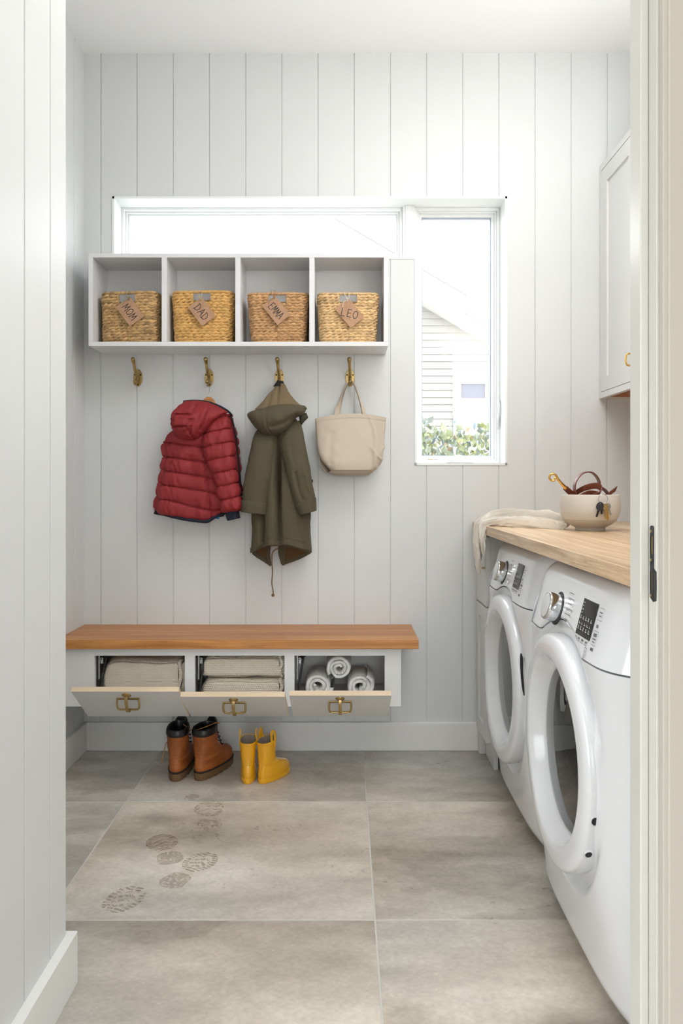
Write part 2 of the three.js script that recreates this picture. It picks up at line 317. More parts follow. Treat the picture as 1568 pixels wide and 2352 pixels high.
// ---- doorway frame: jambs, stop, casing, strike plate
{
  const d = structure('door_1', 'white painted doorway frame with a black strike plate', 'doorway');
  part('jamb', box(0.4616, 0.4784, 0, 2.12, -1.2, -1.13, 0.0012), M.jamb, d);
  part('stop', box(0.4484, 0.4616, 0, 2.107, -1.2, -1.1576, 0.0022), M.jamb, d);
  part('casing', join([box(0.4650, 0.56, 0, 2.2, -1.13, -1.115, 0.002), box(0.4715, 0.56, 0, 2.2, -1.117, -1.111, 0.0025)]), M.hall, d);
  part('jamb', box(-0.584, -0.568, 0, 2.12, -1.2, -1.13), M.jamb, d);
  part('head_jamb', box(-0.568, 0.4616, 2.104, 2.12, -1.2, -1.13), M.jamb, d);
  // strike plate with two mortises and a curled lip
  const X = 0.4614, zc = -1.1445;
  const s = new THREE.Shape(); s.moveTo(-0.006, 0.006); s.lineTo(-0.006, 0.108); s.quadraticCurveTo(-0.006, 0.1135, 0, 0.1135); s.quadraticCurveTo(0.006, 0.1135, 0.006, 0.108); s.lineTo(0.006, 0.05); s.lineTo(0.0125, 0.046); s.lineTo(0.0125, 0.003); s.lineTo(0.006, 0); s.closePath();
  s.holes.push(rectPath(-0.0035, 0.0045, 0.071, 0.097, THREE.Path)); s.holes.push(rectPath(-0.0035, 0.002, 0.016, 0.043, THREE.Path));
  const g = extrude(s, 0.0014, 0.0004); g.rotateY(-Math.PI / 2); 
  const pl = part('strike_plate', g, std(0x232425, 0.5, { metalness: 0.3 }), d, 'black metal strike plate');
  pl.position.set(X, 0.884, zc);
  const bit = (y0, y1) => { const q = part('mortise', box(-0.0003, 0.0002, y0, y1, -0.0033, 0.0043), std(0x8a6c44, 0.8), pl); return q; };
  bit(0.071, 0.097); bit(0.016, 0.043);
  for (const y of [0.105, 0.062, 0.009]) { const c = new THREE.CylinderGeometry(0.0024, 0.0024, 0.001, 12); c.rotateZ(Math.PI / 2); c.translate(-0.0022, y, 0); part('screw', c, M.brass, pl); }
  const lip = tube([[-0.001, 0.004, 0.0125], [-0.001, 0.024, 0.0128], [-0.001, 0.045, 0.0125]], 0.0022, 12, 8); part('lip', lip, std(0x232425, 0.5), pl);
}
// ---- window of the back wall: L-shaped opening with a fixed transom and a casement
{
  const w = structure('window_1', 'L-shaped white window: wide transom and tall casement', 'window');
  const edge = (a, b, c, d, nm = 'edge_bead') => part(nm, box(a, b, c, d, -3.2, -BACK + 0.003), M.vinyl, w);
  edge(-0.921, 0.6506, 2.1955, 2.2043); edge(-0.9218, -0.913, 1.955, 2.2043); edge(0.6425, 0.6514, 1.134, 2.2043); edge(0.282, 0.6514, 1.1335, 1.1425); edge(0.282, 0.2905, 1.1335, 1.955); edge(-0.921, 0.29, 1.9545, 1.9625);
  const ring = (x0, x1, y0, y1, wd, z0, z1, nm, mat = M.vinyl) => { const s = rectPath(x0, x1, y0, y1); s.holes.push(rectPath(x0 + wd, x1 - wd, y0 + wd, y1 - wd, THREE.Path)); const g = extrude(s, z1 - z0, 0.0012); g.translate(0, 0, z0); return part(nm, g, mat, w); };
  // transom: outer frame, inner stop, gasket, pane
  ring(-0.913, 0.2415, 1.9625, 2.1955, 0.011, -3.2, -3.150, 'frame'); ring(-0.902, 0.2305, 1.9735, 2.1845, 0.008, -3.2, -3.166, 'stop'); ring(-0.894, 0.2225, 1.9815, 2.1765, 0.007, -3.2, -3.178, 'glazing_bead');
  part('pane', box(-0.889, 0.2175, 1.985, 2.172, -3.192, -3.189), paneMat, w);
  // mullion between the lights
  part('mullion', box(0.2415, 0.2905, 1.9625, 2.1955, -3.2, -3.128, 0.002), M.vinyl, w);
  part('mullion_cover', box(0.252, 0.279, 1.9625, 2.1955, -3.14, -3.12, 0.002), M.vinyl, w);
  // casement: frame, sash, gasket, pane
  ring(0.2905, 0.6425, 1.1425, 2.1955, 0.0125, -3.2, -3.148, 'frame'); ring(0.303, 0.630, 1.155, 2.183, 0.007, -3.2, -3.160, 'stop'); ring(0.310, 0.623, 1.162, 2.176, 0.0125, -3.2, -3.170, 'sash'); ring(0.3225, 0.6105, 1.1745, 2.1635, 0.003, -3.198, -3.178, 'gasket', std(0xa9b4c4, 0.5));
  part('pane', box(0.324, 0.609, 1.176, 2.162, -3.192, -3.189), paneMat, w);
  // crank cover at the sill: half a dome on a dark foot
  const dome = new THREE.SphereGeometry(0.05, 24, 8, 0, Math.PI * 2, 0, Math.PI / 2); dome.scale(1, 0.62, 0.42); dome.translate(0.4735, 1.1435, -3.146);
  const cr2 = part('crank_cover', dome, M.vinyl, w); const ca = tube([[0.44, 1.158, -3.128], [0.455, 1.170, -3.124], [0.475, 1.173, -3.122], [0.50, 1.166, -3.124]], 0.004, 20, 8); part('crank_arm', ca, M.vinyl, cr2);
  part('crank_base', box(0.420, 0.530, 1.1425, 1.1455, -3.168, -3.118, 0.001), std(0x7e848b, 0.6), w);
  part('maker_label', box(0.347, 0.369, 1.1585, 1.1612, -3.1585, -3.1582), std(0xb9a75c, 0.6), w); part('maker_label', box(0.372, 0.386, 1.1585, 1.161, -3.1585, -3.1582), std(0xa9adb0, 0.6), w);
  // lock lever on the right stile
  const lk = part('lock_plate', box(0.6285, 0.641, 1.288, 1.404, -3.150, -3.142, 0.003), M.vinyl, w);
  part('lock_lever', tube([[0.634, 1.398, -3.138], [0.636, 1.38, -3.130], [0.634, 1.34, -3.128], [0.632, 1.312, -3.134], [0.634, 1.295, -3.14]], t => mix(0.0055, 0.0035, t), 24, 8), std(0xd8dcdf, 0.35), lk);
}

// ---- unseen ceiling lamps lighting the room, and an added wall lamp
function unseenCeilingPanel(label, x, z, w, d, I) {
  const t = thing('unseen_ceiling_light', label, 'ceiling light', [x, H, z]);
  part('rim', join([box(-w / 2 - 0.03, w / 2 + 0.03, -0.035, 0, -d / 2 - 0.03, -d / 2, 0.004), box(-w / 2 - 0.03, w / 2 + 0.03, -0.035, 0, d / 2, d / 2 + 0.03, 0.004), box(-w / 2 - 0.03, -w / 2, -0.035, 0, -d / 2, d / 2, 0.004), box(w / 2, w / 2 + 0.03, -0.035, 0, -d / 2, d / 2, 0.004)]), M.trim, t);
  part('unseen_diffuser_lamp', box(-w / 2, w / 2, -0.03, -0.002, -d / 2, d / 2), new THREE.MeshStandardMaterial({ color: 0xffffff, roughness: 0.8, emissive: 0xffffff, emissiveIntensity: 1 }), t);
  const l = new THREE.RectAreaLight(new THREE.Color(0.97, 0.985, 1), I, w, d); l.position.set(x, H - 0.037, z); l.lookAt(x, 0, z); l.name = 'unseen_panel_light'; scene.add(l);
}
unseenCeilingPanel('unseen square ceiling light over the laundry floor', 0.45, -1.8, 0.7, 0.7, UNSEEN_DOWN);  // out of view, placed to light floor and walls from above
{                                                             // added fill lamp hidden behind the doorway wall, brightens ceiling and back wall
  const x = 0.95, y = 1.5, z = -1.2, w = 0.5, h = 0.42, d = 0.25, t = thing('added_wall_lamp', 'added fill lamp hidden behind the doorway wall shining forwards and up', 'added lamp', [x, y, z]);
  const glow = new THREE.MeshStandardMaterial({ color: 0xffffff, roughness: 0.8, emissive: 0xffffff, emissiveIntensity: 1 });
  part('housing', join([box(-w / 2 - 0.015, -w / 2, 0, h, -d, 0, 0.003), box(w / 2, w / 2 + 0.015, 0, h, -d, 0, 0.003), box(-w / 2, w / 2, -0.015, 0, -d, 0, 0.003), box(-w / 2, w / 2, 0, h, -0.012, 0, 0.002)]), M.trim, t);
  part('added_front_lamp', box(-w / 2, w / 2, 0, h - 0.004, -d, -d + 0.004), glow, t); part('added_top_lamp', box(-w / 2, w / 2, h - 0.004, h, -d, -0.012), glow, t);
  const col = new THREE.Color(0.97, 0.985, 1), f = new THREE.RectAreaLight(col, ADDED_FRONT, w, h); f.position.set(x, y + h / 2, z - d - 0.004); f.lookAt(x, y + h / 2, -9); f.name = 'added_front_light'; scene.add(f);
  const u = new THREE.RectAreaLight(col, ADDED_UP, w, d - 0.02); u.position.set(x, y + h + 0.004, z - d / 2); u.lookAt(x, 9, z - d / 2); u.name = 'added_top_light'; scene.add(u);
}
unseenCeilingPanel('unseen square ceiling light of the hall', 0.5, 0.2, 1.2, 1.2, UNSEEN_HALL);  // out of view, lights the doorway and the near floor
// ================================================================ OUTSIDE
{
  const g = structure('ground', 'pale grey ground outside the window, out of view'); part('pale_ground', box(-30, 40, -0.3, -0.15, -60, -3.25), std(0xa3a39a, 1), g);  // unseen ground, neutral grey so its bounced light adds no green
  const g2 = structure('ground', 'paved terrace outside the garden door'); part('paving', join([box(-30, 40, -0.3, -0.02, REAR + 0.16, 60), box(-30, HALL_LEFT - 0.13, -0.3, -0.02, -3, REAR + 0.16)]), std(0xb0aca4, 1), g2);
  // the neighbour's house, gable end towards us
  const Z = -12, h = thing('neighbour_house', 'white sided house with a low gable seen through the casement window', 'house', [0, 0, Z]);
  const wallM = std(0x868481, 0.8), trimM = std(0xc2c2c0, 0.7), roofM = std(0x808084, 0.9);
  const rake = x => 3.86 - 0.585 * (x - 1.2);       // height of the soffit line along the wall
  const course = 0.112;
  for (let k = 0; k < 42; k++) {
    const y0 = -0.15 + k * course, y1 = y0 + course;
    let xr = 3.6; if (y1 > rake(3.6)) xr = 1.2 + (3.86 - y0) / 0.585;
    const xl = -3.2; if (xr < 0.4) break;
    const spans = y1 > 1.35 && y0 < 2.74 ? [[xl, 1.72], [2.28, xr]] : [[xl, xr]];
    const bits = spans.filter(s => s[1] - s[0] > 0.02).map(([a, b]) => { const q = extrude(poly([[0, y0 - 0.012], [0.022, y0 - 0.012], [0.006, y1], [0, y1]]), b - a); q.rotateY(Math.PI / 2); q.rotateY(Math.PI); q.scale(1, 1, 1); q.translate(b, 0, 0); return q; });
    const gm = join(bits), p = gm.attributes.position; for (let q = 0; q < p.count; q++) if (p.getX(q) > 0.5) p.setX(q, Math.min(p.getX(q), 1.2 + (3.86 - p.getY(q)) / 0.585));
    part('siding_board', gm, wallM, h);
  }
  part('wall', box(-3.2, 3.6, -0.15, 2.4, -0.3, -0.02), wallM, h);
  const slab = (x0, y0, x1, y1, th, z0, z1, m, nm) => { const g = extrude(poly([[x0, y0], [x1, y1], [x1, y1 + th], [x0, y0 + th]]), z1 - z0); g.translate(0, 0, z0); return part(nm, g, m, h); };
  slab(-0.6, rake(-0.6), 3.9, rake(3.9), 0.19, -0.3, 0.28, trimM, 'rake_board');
  slab(-0.6, rake(-0.6) + 0.19, 3.9, rake(3.9) + 0.19, 0.02, -0.5, 0.30, roofM, 'roof_edge');
  slab(-0.6, rake(-0.6) + 0.16, 1.84, rake(1.84) + 0.16, 0.24, 0.02, 0.5, trimM, 'rake_board');
  slab(-0.6, rake(-0.6) + 0.40, 1.85, rake(1.85) + 0.40, 0.022, -0.2, 0.52, roofM, 'roof_edge');
  for (let k = 0; k < 10; k++) part('shingle_row', box(0.2, 6, 2.9 + k * 0.085, 3.0 + k * 0.085, -2.2 - k * 0.2, -2.0 - k * 0.2), roofM, h);
  const win = part('window_frame', join([box(1.715, 1.83, 1.35, 2.745, -0.02, 0.05), box(2.215, 2.3, 1.35, 2.745, -0.02, 0.05), box(1.83, 2.215, 2.62, 2.745, -0.02, 0.05), box(1.83, 2.215, 2.34, 2.395, -0.02, 0.035)]), trimM, h);
  part('pane', box(1.83, 2.215, 2.395, 2.62, -0.01, 0.0), std(0x45485a, 0.3), win); part('pale_lower_sash', box(1.83, 2.215, 1.35, 2.34, -0.01, 0.0), std(0xd7dbe0, 0.6), win);  // dark upper pane, pale lower sash
  // shrub under the window
  const s = thing('garden_shrub', 'leafy pale green shrub in the bottom of the casement window', 'shrub', [1.15, -0.15, -6.0]);
  part('stem', join([0, 1, 2, 3, 4].map(k => tube([[k * 0.3 - 0.6, 0, 0], [k * 0.32 - 0.64, 0.7, 0.05], [k * 0.4 - 0.8, 1.35, 0]], 0.015, 10, 5))), std(0x6a5a48, 0.9), s);
  const leaf = new THREE.BufferGeometry(); const L = 0.055, W = 0.019;
  leaf.setAttribute('position', new THREE.Float32BufferAttribute([0, 0, 0, -W, L * 0.45, 0.006, 0, L * 0.45, -0.004, W, L * 0.45, 0.006, 0, L, 0.008], 3)); leaf.setIndex([0, 2, 1, 0, 3, 2, 1, 2, 4, 2, 3, 4]); leaf.computeVertexNormals();
  const N = 5200, im = new THREE.InstancedMesh(leaf, new THREE.MeshPhysicalMaterial({ color: 0xffffff, roughness: 0.6, transmission: 0.3, thickness: 0 }), N), mt = new THREE.Matrix4(), q = new THREE.Quaternion(), eu = new THREE.Euler(), cc = new THREE.Color();
  for (let i = 0; i < N; i++) {
    const a = R(-1.1, 1.1), dd = R(-0.5, 0.5), top = 1.62 + 0.12 * n2(a * 4, dd * 3, 3) + 0.09 * n2(a * 11, 4, 5), y = top - Math.pow(rnd(), 1.6) * 1.1;
    eu.set(R(-1.2, 1.2), R(0, 6.28), R(-1.2, 1.2)); q.setFromEuler(eu); const sc = R(0.7, 1.5);
    mt.compose(V(a, y, dd), q, V(sc, sc, sc)); im.setMatrixAt(i, mt);
    const k = rnd(); cc.setRGB(mix(0.16, 0.36, k), mix(0.2, 0.38, k), mix(0.13, 0.26, rnd())); if (rnd() < 0.05 && y > top - 0.25) cc.setRGB(0.4, 0.28, 0.18); im.setColorAt(i, cc);
  }
  im.name = 'foliage'; im.userData.kind = 'stuff'; s.add(im);
}

// ================================================================ BENCH
{
  const t = thing('wooden_bench', 'long oak bench seat along the back wall above the tilted fronts', 'bench');
  part('slab', metreUV(box(LEFT + 0.001, 0.2695, 0.4655, 0.4993, -BACK, -2.748, 0.0016), 'x'), M.benchOak, t);
}
const FD = 2.77;                                     // depth of the bench cabinet's face
const cabinet = thing('bench_cabinet', 'white wall-mounted bench cabinet with three tilted-open oak-edged fronts', 'cabinet');
{
  const holes = [[-0.9012, -0.5751], [-0.5388, -0.2143], [-0.178, 0.1481]], y0 = 0.2533, y1 = 0.4652, hy0 = 0.282, hy1 = 0.4377, xr = 0.208;
  const s = rectPath(LEFT + 0.001, xr, y0, y1); for (const [a, b] of holes) s.holes.push(rectPath(a, b, hy0, hy1, THREE.Path));
  const g = extrude(s, 0.018, 0.001); g.translate(0, 0, -FD - 0.018); part('face_frame', g, M.joinery, cabinet);
  part('carcass', join([box(LEFT + 0.001, xr, y0, y0 + 0.012, -BACK, -FD - 0.018), box(xr - 0.016, xr, y0 + 0.012, y1, -BACK, -FD - 0.018), box(LEFT + 0.001, xr - 0.016, y0 + 0.012, y1, -BACK, -BACK + 0.008), box(-0.563, -0.551, y0 + 0.012, y1, -BACK + 0.008, -FD - 0.018), box(-0.202, -0.19, y0 + 0.012, y1, -BACK + 0.008, -FD - 0.018), box(-0.935, -0.923, y0 + 0.012, y1, -BACK + 0.008, -FD - 0.018)]), M.joinery, cabinet);
  const tilt = [[52, -0.92, -0.5575], [56.5, -0.5485, -0.199], [55.5, -0.183, 0.159]];
  for (const [deg, a, b] of tilt) {
    const f = new THREE.Group(); f.name = 'drop_front'; f.position.set((a + b) / 2, 0.2355, -FD + 0.004); f.rotation.x = deg * Math.PI / 180; cabinet.add(f);
    const w = (b - a) / 2, Lf = 0.222;
    part('panel', box(-w, w, 0, Lf - 0.0015, 0, 0.0165, 0.001), M.joinery, f);
    part('oak_edge', metreUV(box(-w - 0.0002, w + 0.0002, Lf - 0.0015, Lf, -0.0005, 0.0168), 'x'), M.edgeWood, f, 'bare pale oak edge');
    part('oak_edge', metreUV(box(w, w + 0.0012, 0.001, Lf - 0.001, 0, 0.0163), 'y'), M.edgeWood, f, 'bare pale oak edge');
    // pull: rose, strap and rectangular bail
    const h = new THREE.Group(); h.name = 'pull';
    const rose = lathe([[0, 0.007], [0.008, 0.0066], [0.0135, 0.004], [0.0155, 0.0015], [0.0158, 0]], 28); rose.rotateX(Math.PI / 2); rose.translate(0, 0.193, 0.0165);
    const back = box(-0.039, 0.039, 0.158, 0.170, 0.0165, 0.0205, 0.0015);
    const bail = tube([[-0.037, 0.164, 0.022], [-0.038, 0.154, 0.034], [-0.036, 0.142, 0.043], [-0.028, 0.138, 0.0455], [0, 0.138, 0.0455], [0.028, 0.138, 0.0455], [0.036, 0.142, 0.043], [0.038, 0.154, 0.034], [0.037, 0.164, 0.022]], 0.0034, 60, 8);
    const strap = ribbon([[0, 0.193, 0.022, 0.0055, 0, 0], [0, 0.186, 0.034, 0.0052, 0, 0], [0, 0.168, 0.046, 0.005, 0, 0], [0, 0.148, 0.053, 0.0055, 0, 0], [0, 0.134, 0.052, 0.0062, 0, 0], [0, 0.129, 0.046, 0.0055, 0, 0]], 0.0045, 28);
    part('pull', join([rose, back, bail, strap]), M.brass, f, 'aged brass pull');
  }
  // folding stays on the left side of every opening
  for (const [a] of holes) {
    const st = new THREE.Group(); st.name = 'stay'; cabinet.add(st);
    part('stay_plate', join([box(a + 0.006, a + 0.012, 0.345, 0.435, -FD - 0.05, -FD - 0.022, 0.002), box(a + 0.012, a + 0.024, 0.402, 0.426, -FD - 0.046, -FD - 0.024, 0.003)]), M.steel, st);
    part('stay_arm', join([tube([[a + 0.03, 0.418, -FD - 0.04], [a + 0.02, 0.36, -FD - 0.03], [a + 0.012, 0.285, -FD - 0.022]], 0.0045, 12, 6), tube([[a + 0.018, 0.42, -FD - 0.03], [a + 0.036, 0.431, -FD - 0.05]], 0.007, 6, 8)]), M.darkMetal, st);
  }
}
// ---- folded blankets: a slab with rounded fold, ends showing the layers
function foldedBlanket(name, label, mat, x0, x1, y0, y1, zf, zb, layers, cover, sag = 0) {
  const t = thing(name, label, 'blanket');
  const cx = (x0 + x1) / 2, w = x1 - x0, hgt = y1 - y0, cz = -(zf + zb) / 2, hd = (zb - zf) / 2, ns = 64, st = [];
  for (let j = 0; j <= 24; j++) {
    const v = j / 24, x = mix(x0, x1, v), rd = v < 0.16 ? Math.sqrt(Math.max(0.02, 1 - Math.pow(1 - v / 0.16, 2))) : 1, k = v > 0.97 ? 0.92 : 1;
    const lift = sag * Math.sin(v * 5.2 + 0.6) * 0.5 + sag * v, hh = hgt / 2 * mix(0.55, 1, rd) * k;
    st.push([x, y0 + hh + lift * 0.5, cz, 0, 0, -hd * mix(0.8, 1, rd), 0, hh + lift * 0.5, 0]);
  }
  const g = loft(st, { nt: 72, ns, e: 0.42, disp: (v, th, x, y, z) => {
    let k = 0.0026 * n2(x * 22, z * 26 + y * 18, 4) * 2 + 0.004 * n2(x * 9, z * 11, 7);
    for (let q = 1; q < layers; q++) { const ly = y0 + hgt * q / layers + 0.004 * Math.sin(x * 13 + q); k -= 0.006 * Math.exp(-Math.pow((y - ly) / 0.0045, 2)) * smooth(0.82, 0.95, v); }
    return k;
  } });
  part('folded_body', metreUV(g, 'x'), mat, t);
  if (cover) {                                         // loose outer layers at the right end
    for (let q = 0; q < cover; q++) {
      const o = 0.012 + q * 0.011, k = 1 - q * 0.13, rows = [];
      for (let j = 0; j <= 10; j++) { const a = -Math.PI / 2 + Math.PI * j / 10, cy = (y0 + y1) / 2; rows.push([x1 + o - 0.006 + 0.004 * Math.sin(j * 1.3 + q), cy + Math.sin(a) * hgt / 2 * k * 0.96, -zf - 0.03 + Math.cos(a) * 0.026 * k - q * 0.006, 0.0065, 0, 0]); }
      part('fold', ribbon(rows, 0.007, 30, { disp: (v, th, x, y) => 0.0012 * n2(y * 90, q * 7, 2) }), mat, t);
    }
  }
  return t;
}
const CF = 0.2655;                                     // floor of the bench compartments
foldedBlanket('folded_blanket', 'plain fine-knit beige blanket filling the compartment nearest the left wall', M.blanketFine, -0.884, -0.605, CF, 0.4115, 2.795, 3.01, 1, 3, 0.012);
foldedBlanket('folded_blanket', 'lower of two chunky-knit cream blankets in the middle compartment', M.blanketChunky, -0.523, -0.236, CF, 0.346, 2.795, 3.01, 2, 2);
foldedBlanket('folded_blanket', 'upper of two chunky-knit cream blankets in the middle compartment', M.blanketChunky, -0.523, -0.236, 0.3475, 0.432, 2.795, 3.01, 2, 2);
// ---- rolled towels: a real spiral
function rolledTowel(label, x, y, r, turns, phase, sx = 1) {
  const t = thing('rolled_towel', label, 'towel', [x, y, -2.89], 'rolled towels in the bench');
  const N = 220, th = r / (turns + 0.35), out = [], inn = [];
  const prof = [];
  for (let i = 0; i <= N; i++) { const f = i / N, a = phase + f * turns * Math.PI * 2, rr = mix(th * 0.62, r - th * 0.5, f), wob = 1 + 0.10 * n2(a * 1.1, phase, 5) + 0.05 * n2(a * 3, 9, 6); prof.push([a, rr * wob]); }
  const hz = 0.085, nt = 14;
  const g = gridMesh(nt, N, (u, v, i, j) => {
    const [a, rr] = prof[j], q = u * Math.PI * 2, c = Math.cos(q), s = Math.sin(q), pc = Math.sign(c) * Math.pow(Math.abs(c), 0.45), ps = Math.sign(s) * Math.pow(Math.abs(s), 0.32);
    const R2 = rr + pc * th * 0.49 * (1 + 0.25 * n2(a * 4, u * 6, 8)), z = ps * (hz + 0.006 * n2(a * 1.7, 3, 2) * 2 + 0.005 * Math.sin(a + phase));
    return [Math.cos(a) * R2 * sx, Math.sin(a) * R2, z, a * rr, z];
  }, true);
  part('roll', metreUV(g, 'z'), M.terry, t);
}
rolledTowel('rolled white towel lying on top of the two others', -0.0165, 0.3835, 0.0505, 2.5, 0.6);
rolledTowel('rolled white towel at the bottom beside the metal stay', -0.093, 0.3175, 0.0515, 2.6, 2.4, 1.12);
rolledTowel('rolled white towel at the bottom away from the metal stay', 0.060, 0.3175, 0.0515, 2.5, 4.2, 1.12);

// ================================================================ WALL SHELF
const SF = 2.865;
{
  const t = thing('cubby_shelf', 'white wall-mounted shelf of four open cubbies', 'shelf');
  const x0 = -0.955, x1 = 0.1662, y0 = 1.575, y1 = 1.922;
  part('top_panel', box(x0, x1, y1 - 0.0155, y1, -BACK + 0.001, -SF, 0.0008), M.shelf, t); part('bottom_panel', box(x0, x1, y0, y0 + 0.0165, -BACK + 0.001, -SF, 0.0008), M.shelf, t);
  part('side_panel', box(x0, x0 + 0.0165, y0 + 0.0165, y1 - 0.0155, -BACK + 0.001, -SF, 0.0008), M.shelf, t); part('side_panel', box(x1 - 0.0163, x1, y0 + 0.0165, y1 - 0.0155, -BACK + 0.001, -SF, 0.0008), M.shelf, t);
  for (const [a, b] of [[-0.6812, -0.6617], [-0.4058, -0.3863], [-0.1287, -0.1092]]) part('divider', box(a, b, y0 + 0.0165, y1 - 0.0155, -BACK + 0.008, -SF, 0.0008), M.shelf, t);
  part('back_panel', box(x0 + 0.0165, x1 - 0.0163, y0 + 0.0165, y1 - 0.0155, -BACK + 0.002, -BACK + 0.008), M.shelf, t);
}
// ---- baskets of twisted water-hyacinth rope
function basket(label, x, z, wTop, wBot, hgt, depth, turn, base, spread, sd) {
  const t = thing('woven_basket', label, 'basket', [x, 1.5917, z], 'baskets in the wall cubbies'); t.rotation.y = turn;
  const rows = Math.round(hgt / 0.0108), dy = hgt / rows, r0 = dy * 0.60, pos = [], col = [], idx = [];
  const bc = new THREE.Color(base), hole = 0.034, holeRows = [rows - 4, rows - 2];
  const path = (hw, hd, rc) => {                       // perimeter from the middle of the front, counter-clockwise
    const segs = [[hw - rc, 0], [Math.PI / 2 * rc, 1], [2 * (hd - rc), 0], [Math.PI / 2 * rc, 1], [2 * (hw - rc), 0], [Math.PI / 2 * rc, 1], [2 * (hd - rc), 0], [Math.PI / 2 * rc, 1], [hw - rc, 0]];
    const P = segs.reduce((a, b) => a + b[0], 0);
    return [P, s => {
      s = ((s % P) + P) % P; let px = 0, pz = hd, a = 0;
      for (const [l, arc] of segs) { const q = Math.min(s, l);
        if (!arc) { px += Math.cos(a) * q; pz -= Math.sin(a) * q; } else { const da = q / rc; const cx = px + Math.sin(a) * -rc, cz = pz - Math.cos(a) * rc; px = cx + Math.sin(a + da) * rc; pz = cz + Math.cos(a + da) * rc; a += da; if (q < l) return [px, pz, a]; }
        s -= q; if (s <= 0) break; if (arc) continue; }
      return [px, pz, a];
    }];
  };
  const strand = (f, s0, s1, y, rv, pitch, tw, sdk) => {
    const n = Math.max(8, Math.round((s1 - s0) / 0.0032)), nt = 9, b0 = pos.length / 3;
    for (let j = 0; j <= n; j++) {
      const s = mix(s0, s1, j / n), [px, pz, a] = f(s), nx = Math.sin(a), nz = Math.cos(a), ph = tw * s / pitch * Math.PI * 2 + sdk, endk = 1;
      const wob = 0.0016 * n2(s * 40, sdk * 3, 1), bulge = 0.0022 * n2(s * 14, y * 30, 12) , fat = 1 + 0.3 * n2(s * 70, sdk * 5, 2);
      for (let i = 0; i < nt; i++) {
        const th = i / nt * Math.PI * 2, lobe = 1 + 0.30 * Math.cos(2 * (th - ph)), rr = rv * lobe * fat, o = Math.cos(th) * rr * 1.0 + bulge, u = Math.sin(th) * rr;
        pos.push(px + nx * o, y + u + wob, pz + nz * o);
        const side = Math.cos(th - ph) > 0 ? 1 : 0, k = 1 + spread * (n2(s * 55 + side * 31, sdk * 9 + side * 5, 3) * 1.3 + n2(s * 12, sdk * 2 + y * 50, 6) * 0.9) + 0.25 * n2(s * 200, th * 2, 8);
        col.push(bc.r * k, bc.g * k * (1 - 0.04 * side), bc.b * k * (1 - 0.1 * side));
      }
      if (j) for (let i = 0; i < nt; i++) { const A = b0 + (j - 1) * nt + i, B = b0 + (j - 1) * nt + (i + 1) % nt; idx.push(A, B, B + nt, A, B + nt, A + nt); }
    }
  };
  for (let k = 0; k < rows; k++) {
    const f = (k + 0.5) / rows, hw = mix(wBot, wTop, Math.pow(f, 0.75)) / 2, hd = mix(depth * 0.92, depth, f) / 2, y = (k + 0.5) * dy, [P, fn] = path(hw, hd, 0.028);
    const rim = k === rows - 1 || k === 0, pitch = rim ? 0.013 : 0.044 * (1 + 0.1 * n2(k, sd, 4)), rv = r0 * (rim ? 0.86 : 1), ph = sd * 1.7 + k * 2.1;
    if (k >= holeRows[0] && k <= holeRows[1]) { strand(fn, hole, P / 2 - hole, y, rv, pitch, 1, ph); strand(fn, P / 2 + hole, P - hole, y, rv, pitch, 1, ph + 1); }
    else strand(fn, 0, P, y, rv, pitch, 1, ph);
  }
  const g = new THREE.BufferGeometry(); g.setAttribute('position', new THREE.Float32BufferAttribute(pos, 3)); g.setAttribute('color', new THREE.Float32BufferAttribute(col, 3)); g.setIndex(idx); g.computeVertexNormals();
  const wv = part('woven_wall', g, new THREE.MeshStandardMaterial({ color: 0xffffff, vertexColors: true, roughness: 0.8 }), t);
  // handle opening bound with rope
  const y0 = holeRows[0] * dy - 0.001, y1 = (holeRows[1] + 1) * dy + 0.001, hz = depth / 2 - 0.001, hx = hole + 0.002;
  part('handle_binding', tube([[-hx, y0, hz], [-hx - 0.001, (y0 + y1) / 2, hz + 0.002], [-hx, y1, hz]], 0.0042, 16, 7), std(base, 0.8), t);
  part('handle_binding', tube([[hx, y0, hz], [hx + 0.001, (y0 + y1) / 2, hz + 0.002], [hx, y1, hz]], 0.0042, 16, 7), std(base, 0.8), t);
  part('base', box(-wBot / 2 + 0.006, wBot / 2 - 0.006, 0.001, 0.006, -depth / 2 + 0.012, depth / 2 - 0.012), std(base, 0.9), t);
  return t;
}
const BZ = -2.964;
basket('narrow-rope greyish straw basket with the MOM tag', -0.805, BZ, 0.214, 0.212, 0.194, 0.148, -0.16, 0xc3a070, 0.55, 1);
basket('golden thick-rope basket with the DAD tag', -0.5325, BZ, 0.226, 0.206, 0.197, 0.15, -0.03, 0xd6aa68, 0.32, 2);
basket('reddish-brown tapered basket with the EMMA tag', -0.2485, BZ, 0.222, 0.190, 0.190, 0.15, -0.02, 0xc79d70, 0.38, 3);
basket('pale straw basket with the LEO tag', 0.0165, BZ, 0.224, 0.200, 0.190, 0.15, 0.0, 0xd8b788, 0.36, 4);
